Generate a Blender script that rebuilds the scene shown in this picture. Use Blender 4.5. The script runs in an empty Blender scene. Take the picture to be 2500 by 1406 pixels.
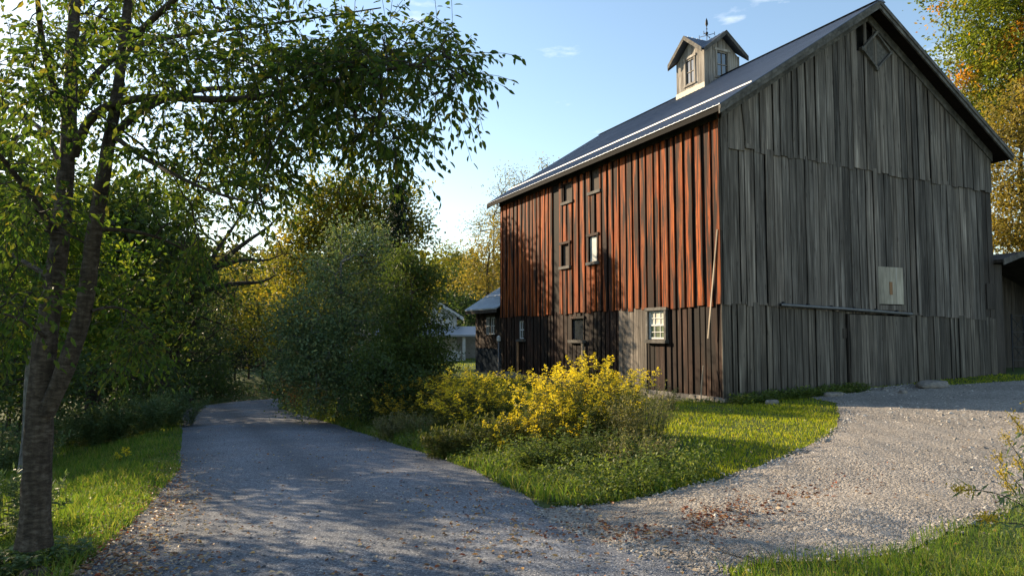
import bpy, math, random
import numpy as np
from mathutils import Vector
rng = np.random.default_rng(7)
random.seed(7)
D2R = math.radians
# ------------------------------------------------------------------ scene / camera
S = bpy.context.scene
COL = S.collection
F = 1736.0; PITCH = D2R(3.75); PHI = D2R(24.7); CZ = 1.6
cam = bpy.data.cameras.new("camera"); camo = bpy.data.objects.new("camera", cam); COL.objects.link(camo)
cam.sensor_width = 36; cam.lens = 36*F/2500; cam.clip_end = 2000; cam.clip_start = 0.05
camo.location = (0, 0, CZ); camo.rotation_euler = (math.pi/2+PITCH, 0, -PHI)
S.camera = camo
S.view_settings.view_transform = 'Standard'; S.view_settings.look = 'None'
S.view_settings.exposure = 1.14; S.view_settings.gamma = 1.0
S.cycles.max_bounces = 6; S.cycles.diffuse_bounces = 3; S.cycles.transparent_max_bounces = 8
S.cycles.sample_clamp_indirect = 6

def ray(px, py):
    xn = (px-1250)/F; yn = (703-py)/F
    f = math.cos(PITCH)-yn*math.sin(PITCH)
    return xn/f, (math.sin(PITCH)+yn*math.cos(PITCH))/f
def P(px, py, D):                       # photo pixel + distance ahead -> point in the place
    a, b = ray(px, py)
    return np.array([a*D*math.cos(PHI)+D*math.sin(PHI), -a*D*math.sin(PHI)+D*math.cos(PHI), b*D+CZ])

# ------------------------------------------------------------------ sun and sky
SUN_EL = D2R(20.5); SUN_AZ = D2R(-30)   # heading from +Y, clockwise positive
sdir = Vector((math.sin(SUN_AZ)*math.cos(SUN_EL), math.cos(SUN_AZ)*math.cos(SUN_EL), math.sin(SUN_EL)))
sl = bpy.data.lights.new("sun", 'SUN'); sl.energy = 5.0; sl.angle = D2R(0.5); sl.color = (1.0, 0.80, 0.54)
slo = bpy.data.objects.new("sun", sl); COL.objects.link(slo); slo.location = (-40, 60, 40)
slo.rotation_euler = sdir.to_track_quat('Z', 'Y').to_euler()
W = bpy.data.worlds.new("World"); S.world = W; W.use_nodes = True
wt = W.node_tree; wt.nodes.clear()
def N(t, typ, **kw):
    n = t.nodes.new(typ)
    for k, v in kw.items(): setattr(n, k, v)
    return n
wo = N(wt, 'ShaderNodeOutputWorld'); wb = N(wt, 'ShaderNodeBackground'); wb.inputs[1].default_value = 0.113
sky = N(wt, 'ShaderNodeTexSky', sky_type='NISHITA'); sky.sun_disc = False
sky.sun_elevation = SUN_EL; sky.sun_rotation = SUN_AZ; sky.air_density = 1.2; sky.dust_density = 0.45; sky.ozone_density = 1.6
# thin procedural clouds low over the horizon
tc = N(wt, 'ShaderNodeTexCoord'); mp = N(wt, 'ShaderNodeMapping'); mp.inputs['Scale'].default_value = (2.2, 2.2, 7)
mp.inputs['Location'].default_value = (0.05, 0.55, 0.35)
nz = N(wt, 'ShaderNodeTexNoise'); nz.inputs['Scale'].default_value = 2.6; nz.inputs['Detail'].default_value = 7; nz.inputs['Roughness'].default_value = 0.55
cr = N(wt, 'ShaderNodeValToRGB'); cr.color_ramp.elements[0].position = 0.60; cr.color_ramp.elements[1].position = 0.76
mxc = N(wt, 'ShaderNodeMixRGB'); mxc.inputs[2].default_value = (9.0, 8.8, 8.6, 1)
mul = N(wt, 'ShaderNodeMath', operation='MULTIPLY'); mul.inputs[1].default_value = 0.5
wt.links.new(tc.outputs['Generated'], mp.inputs[0]); wt.links.new(mp.outputs[0], nz.inputs['Vector'])
wt.links.new(nz.outputs['Fac'], cr.inputs[0]); wt.links.new(cr.outputs[0], mul.inputs[0]); wt.links.new(mul.outputs[0], mxc.inputs[0])
wt.links.new(sky.outputs[0], mxc.inputs[1]); wt.links.new(mxc.outputs[0], wb.inputs[0]); wt.links.new(wb.outputs[0], wo.inputs[0])

# ------------------------------------------------------------------ mesh helpers
class MB:
    def __init__(s): s.v = []; s.f = []; s.n = 0
    def add(s, V, *Fs):
        V = np.asarray(V, float).reshape(-1, 3); s.v.append(V)
        for f in Fs:
            f = np.asarray(f, np.int64)
            if f.ndim == 1: f = f[None]
            s.f.append(f+s.n)
        s.n += len(V)
    def box(s, x0, x1, y0, y1, z0, z1):
        V = [(x, y, z) for z in (z0, z1) for y in (y0, y1) for x in (x0, x1)]
        s.hexa(V)
    def hexa(s, V):                     # 8 corners, index = x + 2y + 4z
        s.add(V, [[0, 2, 3, 1], [4, 5, 7, 6], [0, 1, 5, 4], [2, 6, 7, 3], [0, 4, 6, 2], [1, 3, 7, 5]])
    def bar(s, a, b, w, h, up=(0, 0, 1)):
        a = np.array(a, float); b = np.array(b, float); d = b-a; d /= np.linalg.norm(d)
        sx = np.cross(d, up); nn = np.linalg.norm(sx)
        sx = np.array([1., 0, 0]) if nn < 1e-6 else sx/nn
        sz = np.cross(sx, d)
        V = [p+sx*i*w/2+sz*j*h/2 for j in (-1, 1) for p in (a, b) for i in (-1, 1)]
        s.hexa(V)
    def tube(s, pts, rad, n=8, cap=True):
        pts = np.asarray(pts, float); rad = np.broadcast_to(np.asarray(rad, float), (len(pts),))
        t = np.gradient(pts, axis=0); t /= np.linalg.norm(t, axis=1)[:, None]+1e-9
        ref = np.array([0.31, 0.95, 0.05]) if abs(t[0, 2]) > 0.7 else np.array([0, 0, 1.])
        a = np.cross(t, ref); a /= np.linalg.norm(a, axis=1)[:, None]+1e-9; b = np.cross(t, a)
        an = np.linspace(0, 2*np.pi, n, endpoint=False)
        V = pts[:, None]+rad[:, None, None]*(np.cos(an)[None, :, None]*a[:, None]+np.sin(an)[None, :, None]*b[:, None])
        i = np.arange(len(pts)-1)[:, None]*n; j = np.arange(n)[None]; k = (j+1) % n
        q = np.stack([i+j, i+k, i+n+k, i+n+j], -1).reshape(-1, 4)
        s.add(V.reshape(-1, 3), q)
        if cap: s.f.append((s.n-n+np.arange(n))[None])
    def segs(s, A, B, ra, rb, n=5):     # many loose tapered segments at once
        A = np.asarray(A); B = np.asarray(B); d = B-A; L = np.linalg.norm(d, axis=1)[:, None]+1e-9; d = d/L
        ref = np.where(np.abs(d[:, 2:3]) > 0.8, np.array([[1., 0, 0]]), np.array([[0, 0, 1.]]))
        x = np.cross(d, ref); x /= np.linalg.norm(x, axis=1)[:, None]; y = np.cross(d, x)
        an = np.linspace(0, 2*np.pi, n, endpoint=False); c = np.cos(an)[None, :, None]; q = np.sin(an)[None, :, None]
        r = c*x[:, None]+q*y[:, None]
        V = np.concatenate([A[:, None]+r*np.asarray(ra)[:, None, None], B[:, None]+r*np.asarray(rb)[:, None, None]], 1)
        i = np.arange(len(A))[:, None]*2*n; j = np.arange(n)[None]; k = (j+1) % n
        s.add(V.reshape(-1, 3), np.stack([i+j, i+k, i+n+k, i+n+j], -1).reshape(-1, 4))
    def build(s, name, mat, parent=None, smooth=False, off=None):
        me = bpy.data.meshes.new(name)
        V = np.concatenate(s.v) if s.v else np.zeros((0, 3))
        if off is not None: V = V-np.asarray(off)
        me.vertices.add(len(V)); me.vertices.foreach_set('co', V.astype(np.float32).ravel())
        tot = np.concatenate([np.full(len(f), f.shape[1]) for f in s.f]); idx = np.concatenate([f.ravel() for f in s.f])
        me.loops.add(len(idx)); me.loops.foreach_set('vertex_index', idx.astype(np.int32))
        me.polygons.add(len(tot)); me.polygons.foreach_set('loop_start', (np.cumsum(tot)-tot).astype(np.int32))
        me.polygons.foreach_set('use_smooth', np.full(len(tot), bool(smooth)))
        me.update(calc_edges=True); me.validate()
        for m in (mat if isinstance(mat, (list, tuple)) else [mat]): me.materials.append(m)
        o = bpy.data.objects.new(name, me); COL.objects.link(o)
        if parent is not None: o.parent = parent
        return o
def tag(o, label=None, cat=None, group=None, kind=None):
    if label: o['label'] = label
    if cat: o['category'] = cat
    if group: o['group'] = group
    if kind: o['kind'] = kind
    return o
def thing(name, label, cat, loc, group=None):
    o = bpy.data.objects.new(name, None); o.empty_display_size = 0.3; COL.objects.link(o); o.location = tuple(loc)
    return tag(o, label, cat, group)
def unit(a): return a/(np.linalg.norm(a, axis=-1, keepdims=True)+1e-9)
def leaves(mb, p, ax, nm, L, Wd, oval=False, fold=0.18):
    n = len(p); ax = unit(ax); sd = unit(np.cross(ax, nm)); nm = np.cross(sd, ax)
    L = np.broadcast_to(np.asarray(L, float), (n,))[:, None]; Wd = np.broadcast_to(np.asarray(Wd, float), (n,))[:, None]
    i = np.arange(n)[:, None]
    if oval:
        V = np.stack([p, p+ax*L*.3+sd*Wd*.5+nm*Wd*fold, p+ax*L*.68+sd*Wd*.4+nm*Wd*fold*.6, p+ax*L-nm*Wd*.25,
                      p+ax*L*.68-sd*Wd*.4+nm*Wd*fold*.6, p+ax*L*.3-sd*Wd*.5+nm*Wd*fold], 1)
        mb.add(V.reshape(-1, 3), np.concatenate([i*6+np.array([[0, 1, 2, 3]]), i*6+np.array([[0, 3, 4, 5]])]))
    else:
        V = np.stack([p, p+ax*L*.5+sd*Wd*.5+nm*Wd*fold, p+ax*L, p+ax*L*.5-sd*Wd*.5+nm*Wd*fold], 1)
        mb.add(V.reshape(-1, 3), i*4+np.array([[0, 1, 2, 3]]))
def rdir(n): return unit(rng.normal(size=(n, 3)))

# ------------------------------------------------------------------ materials
def newmat(name):
    m = bpy.data.materials.new(name); m.use_nodes = True; t = m.node_tree; t.nodes.clear()
    out = N(t, 'ShaderNodeOutputMaterial'); b = N(t, 'ShaderNodeBsdfPrincipled')
    t.links.new(b.outputs[0], out.inputs[0]); b.inputs['Roughness'].default_value = 0.8
    b.inputs['Specular IOR Level'].default_value = 0.25
    return m, t, b, out
def ramp(t, fac, stops, interp='LINEAR'):
    r = N(t, 'ShaderNodeValToRGB'); e = r.color_ramp.elements; r.color_ramp.interpolation = interp
    while len(e) < len(stops): e.new(0.5)
    for k, (p, c) in enumerate(stops):
        e[k].position = p; e[k].color = (*c, 1) if len(c) == 3 else c
    t.links.new(fac, r.inputs[0]); return r.outputs[0]
def noise(t, vec, scale, detail=4, rough=0.55):
    n = N(t, 'ShaderNodeTexNoise'); n.inputs['Scale'].default_value = scale; n.inputs['Detail'].default_value = detail
    n.inputs['Roughness'].default_value = rough
    if vec is not None: t.links.new(vec, n.inputs['Vector'])
    return n.outputs['Fac']
def mix(t, fac, a, b, mode='MIX'):
    n = N(t, 'ShaderNodeMixRGB', blend_type=mode)
    for s, v in ((n.inputs[0], fac), (n.inputs[1], a), (n.inputs[2], b)):
        if isinstance(v, (int, float)): s.default_value = v
        elif isinstance(v, tuple): s.default_value = (*v, 1) if len(v) == 3 else v
        else: t.links.new(v, s)
    return n.outputs[0]
def mapping(t, scale, src='Object', rand=None):
    tc = N(t, 'ShaderNodeTexCoord'); mp = N(t, 'ShaderNodeMapping'); mp.inputs['Scale'].default_value = scale
    t.links.new(tc.outputs[src], mp.inputs[0])
    if rand is not None:
        cm = N(t, 'ShaderNodeCombineXYZ'); mm = N(t, 'ShaderNodeMath', operation='MULTIPLY'); mm.inputs[1].default_value = 137.0
        t.links.new(rand, mm.inputs[0])
        for k in range(3): t.links.new(mm.outputs[0], cm.inputs[k])
        t.links.new(cm.outputs[0], mp.inputs['Location'])
    return mp.outputs[0]
def bump(t, b, h, strength, dist):
    n = N(t, 'ShaderNodeBump'); n.inputs['Strength'].default_value = strength; n.inputs['Distance'].default_value = dist
    t.links.new(h, n.inputs['Height']); t.links.new(n.outputs[0], b.inputs['Normal'])
def island(t): return N(t, 'ShaderNodeNewGeometry').outputs['Random Per Island']
def leafmat(name, cols, trans=0.45, patch=None, rough=0.55, spec=0.2):
    m, t, b, out = newmat(name)
    c = ramp(t, island(t), [(k/(max(1, len(cols)-1)), col) for k, col in enumerate(cols)])
    c = mix(t, 1.0, c, ramp(t, noise(t, mapping(t, (1, 1, 1)), 1.6, 3), [(0.3, (0.72, 0.76, 0.8)), (0.7, (1.28, 1.22, 1.1))]), 'MULTIPLY')   # leaf tone drifts in patches, cool dark to warm pale
    if patch:                              # whole sprays that have turned another colour
        nv = noise(t, mapping(t, (1, 1, 1)), patch[1], 2)
        c = mix(t, ramp(t, nv, [(patch[2], (0, 0, 0)), (patch[2]+.12, (1, 1, 1))]), c, patch[0])
    t.links.new(c, b.inputs['Base Color']); b.inputs['Roughness'].default_value = rough; b.inputs['Specular IOR Level'].default_value = spec
    tr = N(t, 'ShaderNodeBsdfTranslucent'); t.links.new(mix(t, 1.0, c, (1.5, 1.45, 0.7), 'MULTIPLY'), tr.inputs[0])
    mx = N(t, 'ShaderNodeMixShader'); mx.inputs[0].default_value = trans
    t.links.new(b.outputs[0], mx.inputs[1]); t.links.new(tr.outputs[0], mx.inputs[2]); t.links.new(mx.outputs[0], out.inputs[0])
    return m
def woodmat(name, stops, scale=(26, 26, 1.1), stain=None, rough=0.8, spec=0.2, knots=0.5, var=0.5, streak=None, streak2=None):
    m, t, b, out = newmat(name); r = island(t)
    v = mapping(t, scale, 'Object', r)
    g = noise(t, v, 1.0, 6, 0.62)
    c = ramp(t, g, stops)
    lo = noise(t, mapping(t, (3.2, 3.2, 0.5), 'Object', r), 1.0, 3)
    c = mix(t, 1.0, c, ramp(t, lo, [(0.3, (0.55,)*3), (0.7, (1.25,)*3)]), 'MULTIPLY')
    hv = ramp(t, r, [(0.0, (1-var,)*3), (0.35, (1.0, 1.0, 1.0)), (0.7, (1-var*.55, 1-var*.6, 1-var*.65)), (1.0, (1+var*.45, 1+var*.4, 1+var*.35))])
    c = mix(t, 1.0, c, hv, 'MULTIPLY')
    if streak: c = mix(t, ramp(t, noise(t, mapping(t, (16, 16, 0.35), 'Object', r), 1.0, 4), [(streak[1], (0, 0, 0)), (streak[1]+.13, (1, 1, 1))]), c, streak[0])
    if streak2: c = mix(t, ramp(t, noise(t, mapping(t, (38, 38, 0.8), 'Object', r), 1.0, 5, 0.65), [(streak2[1], (0, 0, 0)), (streak2[1]+.1, (1, 1, 1))]), c, streak2[0])
    if stain: c = mix(t, ramp(t, noise(t, mapping(t, stain[3]), 1.0, 5), [(stain[1], (0, 0, 0)), (stain[2], (1, 1, 1))]), c, stain[0])
    vo = N(t, 'ShaderNodeTexVoronoi'); vo.inputs['Scale'].default_value = 1.0
    t.links.new(mapping(t, (5.5, 5.5, 1.5), 'Object', r), vo.inputs['Vector'])
    c = mix(t, ramp(t, vo.outputs['Distance'], [(0.07, (knots,)*3), (0.14, (0, 0, 0))]), c, (0.02, 0.015, 0.012))
    t.links.new(c, b.inputs['Base Color']); b.inputs['Roughness'].default_value = rough; b.inputs['Specular IOR Level'].default_value = spec
    bump(t, b, g, 0.55, 0.012); return m
def plain(name, col, rough=0.6, metal=0.0, spec=0.3, vary=0.25, sc=6.0, stretch=(1, 1, 1)):
    m, t, b, out = newmat(name)
    nv = noise(t, mapping(t, stretch), sc, 5, 0.6)
    c = mix(t, 1.0, col, ramp(t, nv, [(0.25, (1-vary,)*3), (0.75, (1+vary,)*3)]), 'MULTIPLY')
    t.links.new(c, b.inputs['Base Color']); b.inputs['Roughness'].default_value = rough; b.inputs['Metallic'].default_value = metal
    b.inputs['Specular IOR Level'].default_value = spec; bump(t, b, nv, 0.15, 0.004); return m
M = {}
M['gable_wood'] = woodmat('weathered_grey_boards', [(0.3, (0.022, 0.019, 0.016)), (0.40, (0.108, 0.093, 0.078)), (0.56, (0.186, 0.162, 0.137)), (0.7, (0.35, 0.31, 0.265))], scale=(15, 15, 0.55), var=0.6, streak=((0.05, 0.042, 0.034), 0.58), streak2=((0.22, 0.205, 0.185), 0.6))
M['gable_low'] = woodmat('weathered_tan_grey_boards', [(0.3, (0.024, 0.02, 0.016)), (0.43, (0.09, 0.078, 0.064)), (0.57, (0.15, 0.131, 0.107)), (0.72, (0.26, 0.23, 0.19))], scale=(18, 18, 0.6), var=0.5, streak=((0.09, 0.075, 0.06), 0.62))
M['side_wood'] = woodmat('red_brown_boards', [(0.26, (0.014, 0.006, 0.004)), (0.38, (0.16, 0.034, 0.009)), (0.49, (0.47, 0.092, 0.016)), (0.62, (0.60, 0.17, 0.034)), (0.76, (0.58, 0.29, 0.09))], scale=(42, 42, 0.9), var=0.55,
                         streak=((0.020, 0.011, 0.008), 0.50), streak2=((0.10, 0.038, 0.014), 0.50), rough=0.75, spec=0.12, stain=((0.026, 0.013, 0.009), 0.48, 0.57, (4, 6.5, 0.42)))
M['side_low'] = woodmat('dark_brown_boards', [(0.28, (0.006, 0.005, 0.004)), (0.45, (0.026, 0.013, 0.009)), (0.6, (0.062, 0.028, 0.017)), (0.76, (0.24, 0.20, 0.165))], scale=(40, 40, 0.9), var=0.65,
                        streak=((0.14, 0.13, 0.12), 0.66), stain=((0.014, 0.010, 0.008), 0.47, 0.62, (2.4, 1.6, 0.35)))
M['cream'] = plain('cream_painted_board', (0.6, 0.54, 0.42), 0.7, vary=0.15)
M['black_wood'] = woodmat('gap_shade_boards', [(0.3, (0.006, 0.005, 0.004)), (0.55, (0.018, 0.012, 0.009)), (0.75, (0.05, 0.022, 0.012))], var=0.4)  # near-black tone holds the shade between side boards; roof deck shares it
M['dark_wood'] = woodmat('dark_old_timber', [(0.2, (0.02, 0.017, 0.014)), (0.5, (0.06, 0.05, 0.042)), (0.8, (0.11, 0.095, 0.08))], var=0.3)
M['trim_wood'] = woodmat('grey_trim_timber', [(0.2, (0.045, 0.042, 0.038)), (0.5, (0.12, 0.112, 0.10)), (0.8, (0.21, 0.195, 0.175))], scale=(8, 8, 8), var=0.25)
M['pale_wood'] = woodmat('pale_raw_timber', [(0.2, (0.22, 0.17, 0.12)), (0.5, (0.42, 0.34, 0.25)), (0.8, (0.55, 0.46, 0.36))], var=0.25)
M['tan_wood'] = woodmat('tan_new_board', [(0.2, (0.22, 0.11, 0.05)), (0.5, (0.36, 0.2, 0.1)), (0.8, (0.45, 0.27, 0.15))], var=0.2)
M['cup_wood'] = woodmat('cupola_boards', [(0.2, (0.11, 0.095, 0.08)), (0.45, (0.28, 0.25, 0.22)), (0.62, (0.42, 0.39, 0.35)), (0.82, (0.55, 0.52, 0.47))], var=0.35, streak=((0.1, 0.06, 0.035), 0.58))
M['ply'] = woodmat('weathered_plywood', [(0.2, (0.20, 0.175, 0.135)), (0.5, (0.35, 0.31, 0.24)), (0.8, (0.46, 0.41, 0.33))], scale=(9, 9, 1.5), var=0.1, knots=0.2, streak=((0.45, 0.43, 0.38), 0.63))
M['void'] = plain('dark_interior', (0.008, 0.007, 0.006), 0.95, vary=0.1)  # near-black colour in place of interior shade; the eave fascia shares it
M['tar'] = plain('tar_paper', (0.012, 0.019, 0.028), 0.95, spec=0.03, vary=0.3, sc=3)
M['roof'] = plain('dark_blue_metal_roof', (0.12, 0.14, 0.175), 0.42, 0.5, 0.4, vary=0.18, sc=1.2, stretch=(1, 0.2, 1))
M['roof_pale'] = plain('pale_blue_metal_roof', (0.36, 0.42, 0.47), 0.35, 0.5, 0.5, vary=0.12, sc=2)
M['strip'] = plain('bright_metal_strip', (0.34, 0.35, 0.37), 0.5, 0.1, 0.5, vary=0.05)
M['white'] = plain('white_paint', (0.6, 0.59, 0.56), 0.6, vary=0.12)
M['grey_metal'] = plain('grey_galvanised_metal', (0.13, 0.13, 0.13), 0.5, 0.6, vary=0.3, sc=14)
M['black_iron'] = plain('black_iron', (0.02, 0.02, 0.022), 0.55, 0.4)
M['concrete'] = plain('pale_concrete', (0.3, 0.28, 0.26), 0.9, vary=0.25, sc=9)
def glassmat(name, col, rough, spec=0.9):
    m, t, b, out = newmat(name); nv = noise(t, mapping(t, (1, 1, 1)), 2.5, 2)
    t.links.new(mix(t, 1.0, col, ramp(t, nv, [(0.3, (0.6,)*3), (0.7, (1.4,)*3)]), 'MULTIPLY'), b.inputs['Base Color'])
    b.inputs['Roughness'].default_value = rough; b.inputs['Specular IOR Level'].default_value = spec
    b.inputs['Coat Weight'].default_value = 1.0; b.inputs['Coat Roughness'].default_value = 0.03; bump(t, b, nv, 0.25, 0.006); return m
M['glass'] = glassmat('old_window_glass', (0.03, 0.035, 0.04), 0.08)
M['sky_glass'] = glassmat('sky_reflection_glass', (0.42, 0.44, 0.4), 0.3)  # pale tone is reflected sky put into the glass colour
M['sash_glass'] = glassmat('green_reflection_glass', (0.16, 0.19, 0.12), 0.2)  # green tone is reflected greenery put into the glass colour
M['curtain'] = glassmat('pale_covered_glass', (0.62, 0.6, 0.5), 0.3)
M['dim'] = plain('dusty_brown_cloth', (0.06, 0.045, 0.035), 0.85)
def stonemat():
    m, t, b, out = newmat('field_stone'); r = island(t)
    nv = noise(t, mapping(t, (1, 1, 1), 'Object', r), 9, 6, 0.65)
    c = ramp(t, nv, [(0.25, (0.09, 0.085, 0.08)), (0.5, (0.21, 0.195, 0.18)), (0.75, (0.33, 0.3, 0.27))])
    c = mix(t, 1.0, c, ramp(t, r, [(0, (0.6, 0.62, 0.66)), (0.5, (1, 0.95, 0.88)), (1, (1.2, 1.15, 1.05))]), 'MULTIPLY')
    t.links.new(c, b.inputs['Base Color']); b.inputs['Roughness'].default_value = 0.9; bump(t, b, nv, 0.6, 0.02); return m
M['stone'] = stonemat()
def barkmat(name, a, bb, c3, sc=(5, 5, 14)):
    m, t, b, out = newmat(name)
    n1 = noise(t, mapping(t, sc), 2.2, 6, 0.7); n2 = noise(t, mapping(t, (14, 14, 2.5)), 1.5, 4)
    c = ramp(t, n1, [(0.25, a), (0.5, bb), (0.75, c3)])
    c = mix(t, 1.0, c, ramp(t, n2, [(0.3, (0.55,)*3), (0.65, (1.15,)*3)]), 'MULTIPLY')
    t.links.new(c, b.inputs['Base Color']); b.inputs['Roughness'].default_value = 0.92
    bump(t, b, mix(t, 0.5, n1, n2), 1.0, 0.06); return m
M['bark'] = barkmat('cherry_bark', (0.018, 0.013, 0.009), (0.078, 0.058, 0.042), (0.19, 0.155, 0.12))
M['bark_dark'] = barkmat('dark_bark', (0.018, 0.014, 0.011), (0.05, 0.04, 0.032), (0.10, 0.085, 0.07), (8, 8, 3))
M['bark_grey'] = barkmat('grey_bark', (0.07, 0.065, 0.06), (0.17, 0.16, 0.15), (0.28, 0.27, 0.25), (6, 6, 4))
M['l_cherry'] = leafmat('cherry_leaf', [(0.035, 0.072, 0.016), (0.06, 0.105, 0.02), (0.085, 0.13, 0.024), (0.11, 0.14, 0.026), (0.045, 0.085, 0.02), (0.05, 0.095, 0.02), (0.07, 0.11, 0.022), (0.17, 0.15, 0.03)], 0.55)
M['l_lime'] = leafmat('backlit_lime_leaf', [(0.035, 0.075, 0.014), (0.055, 0.10, 0.018), (0.09, 0.13, 0.02), (0.14, 0.165, 0.025)], 0.6)
M['l_mid'] = leafmat('mid_green_leaf', [(0.042, 0.072, 0.02), (0.065, 0.10, 0.026), (0.095, 0.12, 0.03)], 0.45)
M['l_dark'] = leafmat('dark_green_leaf', [(0.034, 0.062, 0.024), (0.055, 0.09, 0.03), (0.075, 0.11, 0.036)], 0.35)
M['l_silver'] = leafmat('silvery_green_leaf', [(0.06, 0.10, 0.05), (0.10, 0.155, 0.075), (0.15, 0.21, 0.11), (0.26, 0.27, 0.10)], 0.3)
M['l_willow'] = leafmat('willow_leaf', [(0.05, 0.075, 0.045), (0.08, 0.105, 0.06), (0.11, 0.13, 0.08)], 0.45)
M['l_maple'] = leafmat('turning_maple_leaf', [(0.08, 0.10, 0.018), (0.13, 0.14, 0.024), (0.18, 0.165, 0.028), (0.09, 0.11, 0.02)], 0.55, ((0.28, 0.2, 0.03), 0.55, 0.58))
M['l_gold'] = leafmat('golden_leaf', [(0.12, 0.13, 0.022), (0.18, 0.17, 0.028), (0.26, 0.21, 0.035), (0.09, 0.11, 0.022)], 0.55)
M['l_brown'] = leafmat('golden_brown_leaf', [(0.17, 0.15, 0.04), (0.25, 0.205, 0.05), (0.33, 0.24, 0.06)], 0.4)
M['l_right'] = leafmat('green_leaf_with_orange_sprays', [(0.10, 0.14, 0.025), (0.15, 0.19, 0.03), (0.22, 0.24, 0.04)], 0.5, ((0.55, 0.23, 0.03), 0.5, 0.57))
M['l_feather'] = leafmat('pale_feathery_leaf', [(0.16, 0.17, 0.10), (0.24, 0.23, 0.14), (0.3, 0.27, 0.16)], 0.4)
M['l_conifer'] = leafmat('conifer_needles', [(0.008, 0.018, 0.010), (0.014, 0.028, 0.014), (0.02, 0.036, 0.017)], 0.1)
M['l_rust'] = leafmat('rusty_leaf', [(0.20, 0.07, 0.02), (0.28, 0.12, 0.03), (0.12, 0.09, 0.03)], 0.4)
M['l_weed'] = leafmat('weed_leaf', [(0.06, 0.10, 0.03), (0.10, 0.15, 0.04), (0.14, 0.19, 0.05), (0.17, 0.19, 0.07)], 0.45)
M['l_golden'] = leafmat('goldenrod_leaf', [(0.05, 0.075, 0.022), (0.085, 0.11, 0.03), (0.12, 0.135, 0.04), (0.16, 0.15, 0.06)], 0.4)
M['l_pale'] = leafmat('pale_dry_leaf', [(0.14, 0.15, 0.07), (0.22, 0.21, 0.11), (0.3, 0.27, 0.15), (0.1, 0.12, 0.05)], 0.4)
M['l_mug'] = leafmat('mugwort_leaf', [(0.07, 0.115, 0.055), (0.11, 0.165, 0.075), (0.16, 0.21, 0.10)], 0.4)
M['bloom'] = leafmat('goldenrod_bloom', [(0.54, 0.42, 0.02), (0.75, 0.6, 0.03), (0.88, 0.72, 0.06), (0.42, 0.38, 0.06), (0.64, 0.54, 0.04)], 0.4)
M['bloom_old'] = leafmat('faded_goldenrod_bloom', [(0.34, 0.24, 0.03), (0.48, 0.34, 0.035), (0.6, 0.44, 0.05)], 0.4)
M['grass'] = leafmat('grass_blade', [(0.12, 0.18, 0.012), (0.20, 0.26, 0.016), (0.28, 0.31, 0.022), (0.36, 0.33, 0.07)], 0.5)
M['grass_long'] = leafmat('long_grass_blade', [(0.06, 0.13, 0.02), (0.10, 0.18, 0.028), (0.15, 0.21, 0.035), (0.24, 0.23, 0.08)], 0.5)
M['litter'] = leafmat('fallen_leaf', [(0.16, 0.09, 0.05), (0.30, 0.17, 0.09), (0.22, 0.05, 0.02), (0.42, 0.33, 0.24), (0.5, 0.42, 0.34), (0.36, 0.2, 0.05)], 0.2)
M['litter_red'] = leafmat('red_fallen_leaf', [(0.10, 0.03, 0.016), (0.20, 0.055, 0.025), (0.24, 0.11, 0.055), (0.36, 0.23, 0.14)], 0.2)
def groundmat():
    m, t, b, out = newmat('turf_and_soil')
    n1 = noise(t, mapping(t, (1, 1, 1)), 1.3, 6); n2 = noise(t, mapping(t, (1, 1, 1)), 28, 4)
    c = ramp(t, n1, [(0.3, (0.035, 0.06, 0.012)), (0.55, (0.06, 0.095, 0.018)), (0.75, (0.09, 0.105, 0.03))])
    c = mix(t, 1.0, c, ramp(t, n2, [(0.3, (0.5,)*3), (0.7, (1.3,)*3)]), 'MULTIPLY')
    t.links.new(c, b.inputs['Base Color']); b.inputs['Roughness'].default_value = 0.95; bump(t, b, n2, 1.0, 0.03); return m
M['ground'] = groundmat()
def gravelmat(name, stops, sc, patch, bstr=1.0, bd=0.012, tracks=False):
    m, t, b, out = newmat(name); v = mapping(t, (1, 1, 1))
    vo = N(t, 'ShaderNodeTexVoronoi'); vo.inputs['Scale'].default_value = sc; t.links.new(v, vo.inputs['Vector'])
    v2 = N(t, 'ShaderNodeTexVoronoi'); v2.inputs['Scale'].default_value = sc*2.3; t.links.new(v, v2.inputs['Vector'])
    sep = N(t, 'ShaderNodeSeparateColor'); t.links.new(vo.outputs['Color'], sep.inputs[0])
    sep2 = N(t, 'ShaderNodeSeparateColor'); t.links.new(v2.outputs['Color'], sep2.inputs[0])
    c = ramp(t, mix(t, 0.45, sep.outputs[0], sep2.outputs[1]), stops)
    c = mix(t, 1.0, c, ramp(t, noise(t, v, 0.55, 5), [(0.3, (1-patch,)*3), (0.7, (1+patch,)*3)]), 'MULTIPLY')
    if tracks:                             # packed wheel tracks are paler than the loose middle and edges
        sx = N(t, 'ShaderNodeSeparateXYZ'); t.links.new(v, sx.inputs[0]); ax = N(t, 'ShaderNodeMath', operation='MULTIPLY_ADD'); t.links.new(sx.outputs[0], ax.inputs[0]); ax.inputs[1].default_value = 0.2; ax.inputs[2].default_value = 0.08
        wv = ramp(t, ax.outputs[0], [(0.10, (0.8,)*3), (0.27, (1.22,)*3), (0.36, (1.18,)*3), (0.47, (0.82,)*3), (0.60, (1.2,)*3), (0.72, (1.2,)*3), (0.88, (0.8,)*3)])
        c = mix(t, 0.8, c, wv, 'MULTIPLY')
    t.links.new(c, b.inputs['Base Color']); b.inputs['Roughness'].default_value = 0.9
    h = N(t, 'ShaderNodeMath', operation='SUBTRACT'); h.inputs[0].default_value = 1.0
    t.links.new(mix(t, 0.35, vo.outputs['Distance'], v2.outputs['Distance']), h.inputs[1]); bump(t, b, h.outputs[0], bstr, bd); return m
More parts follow.
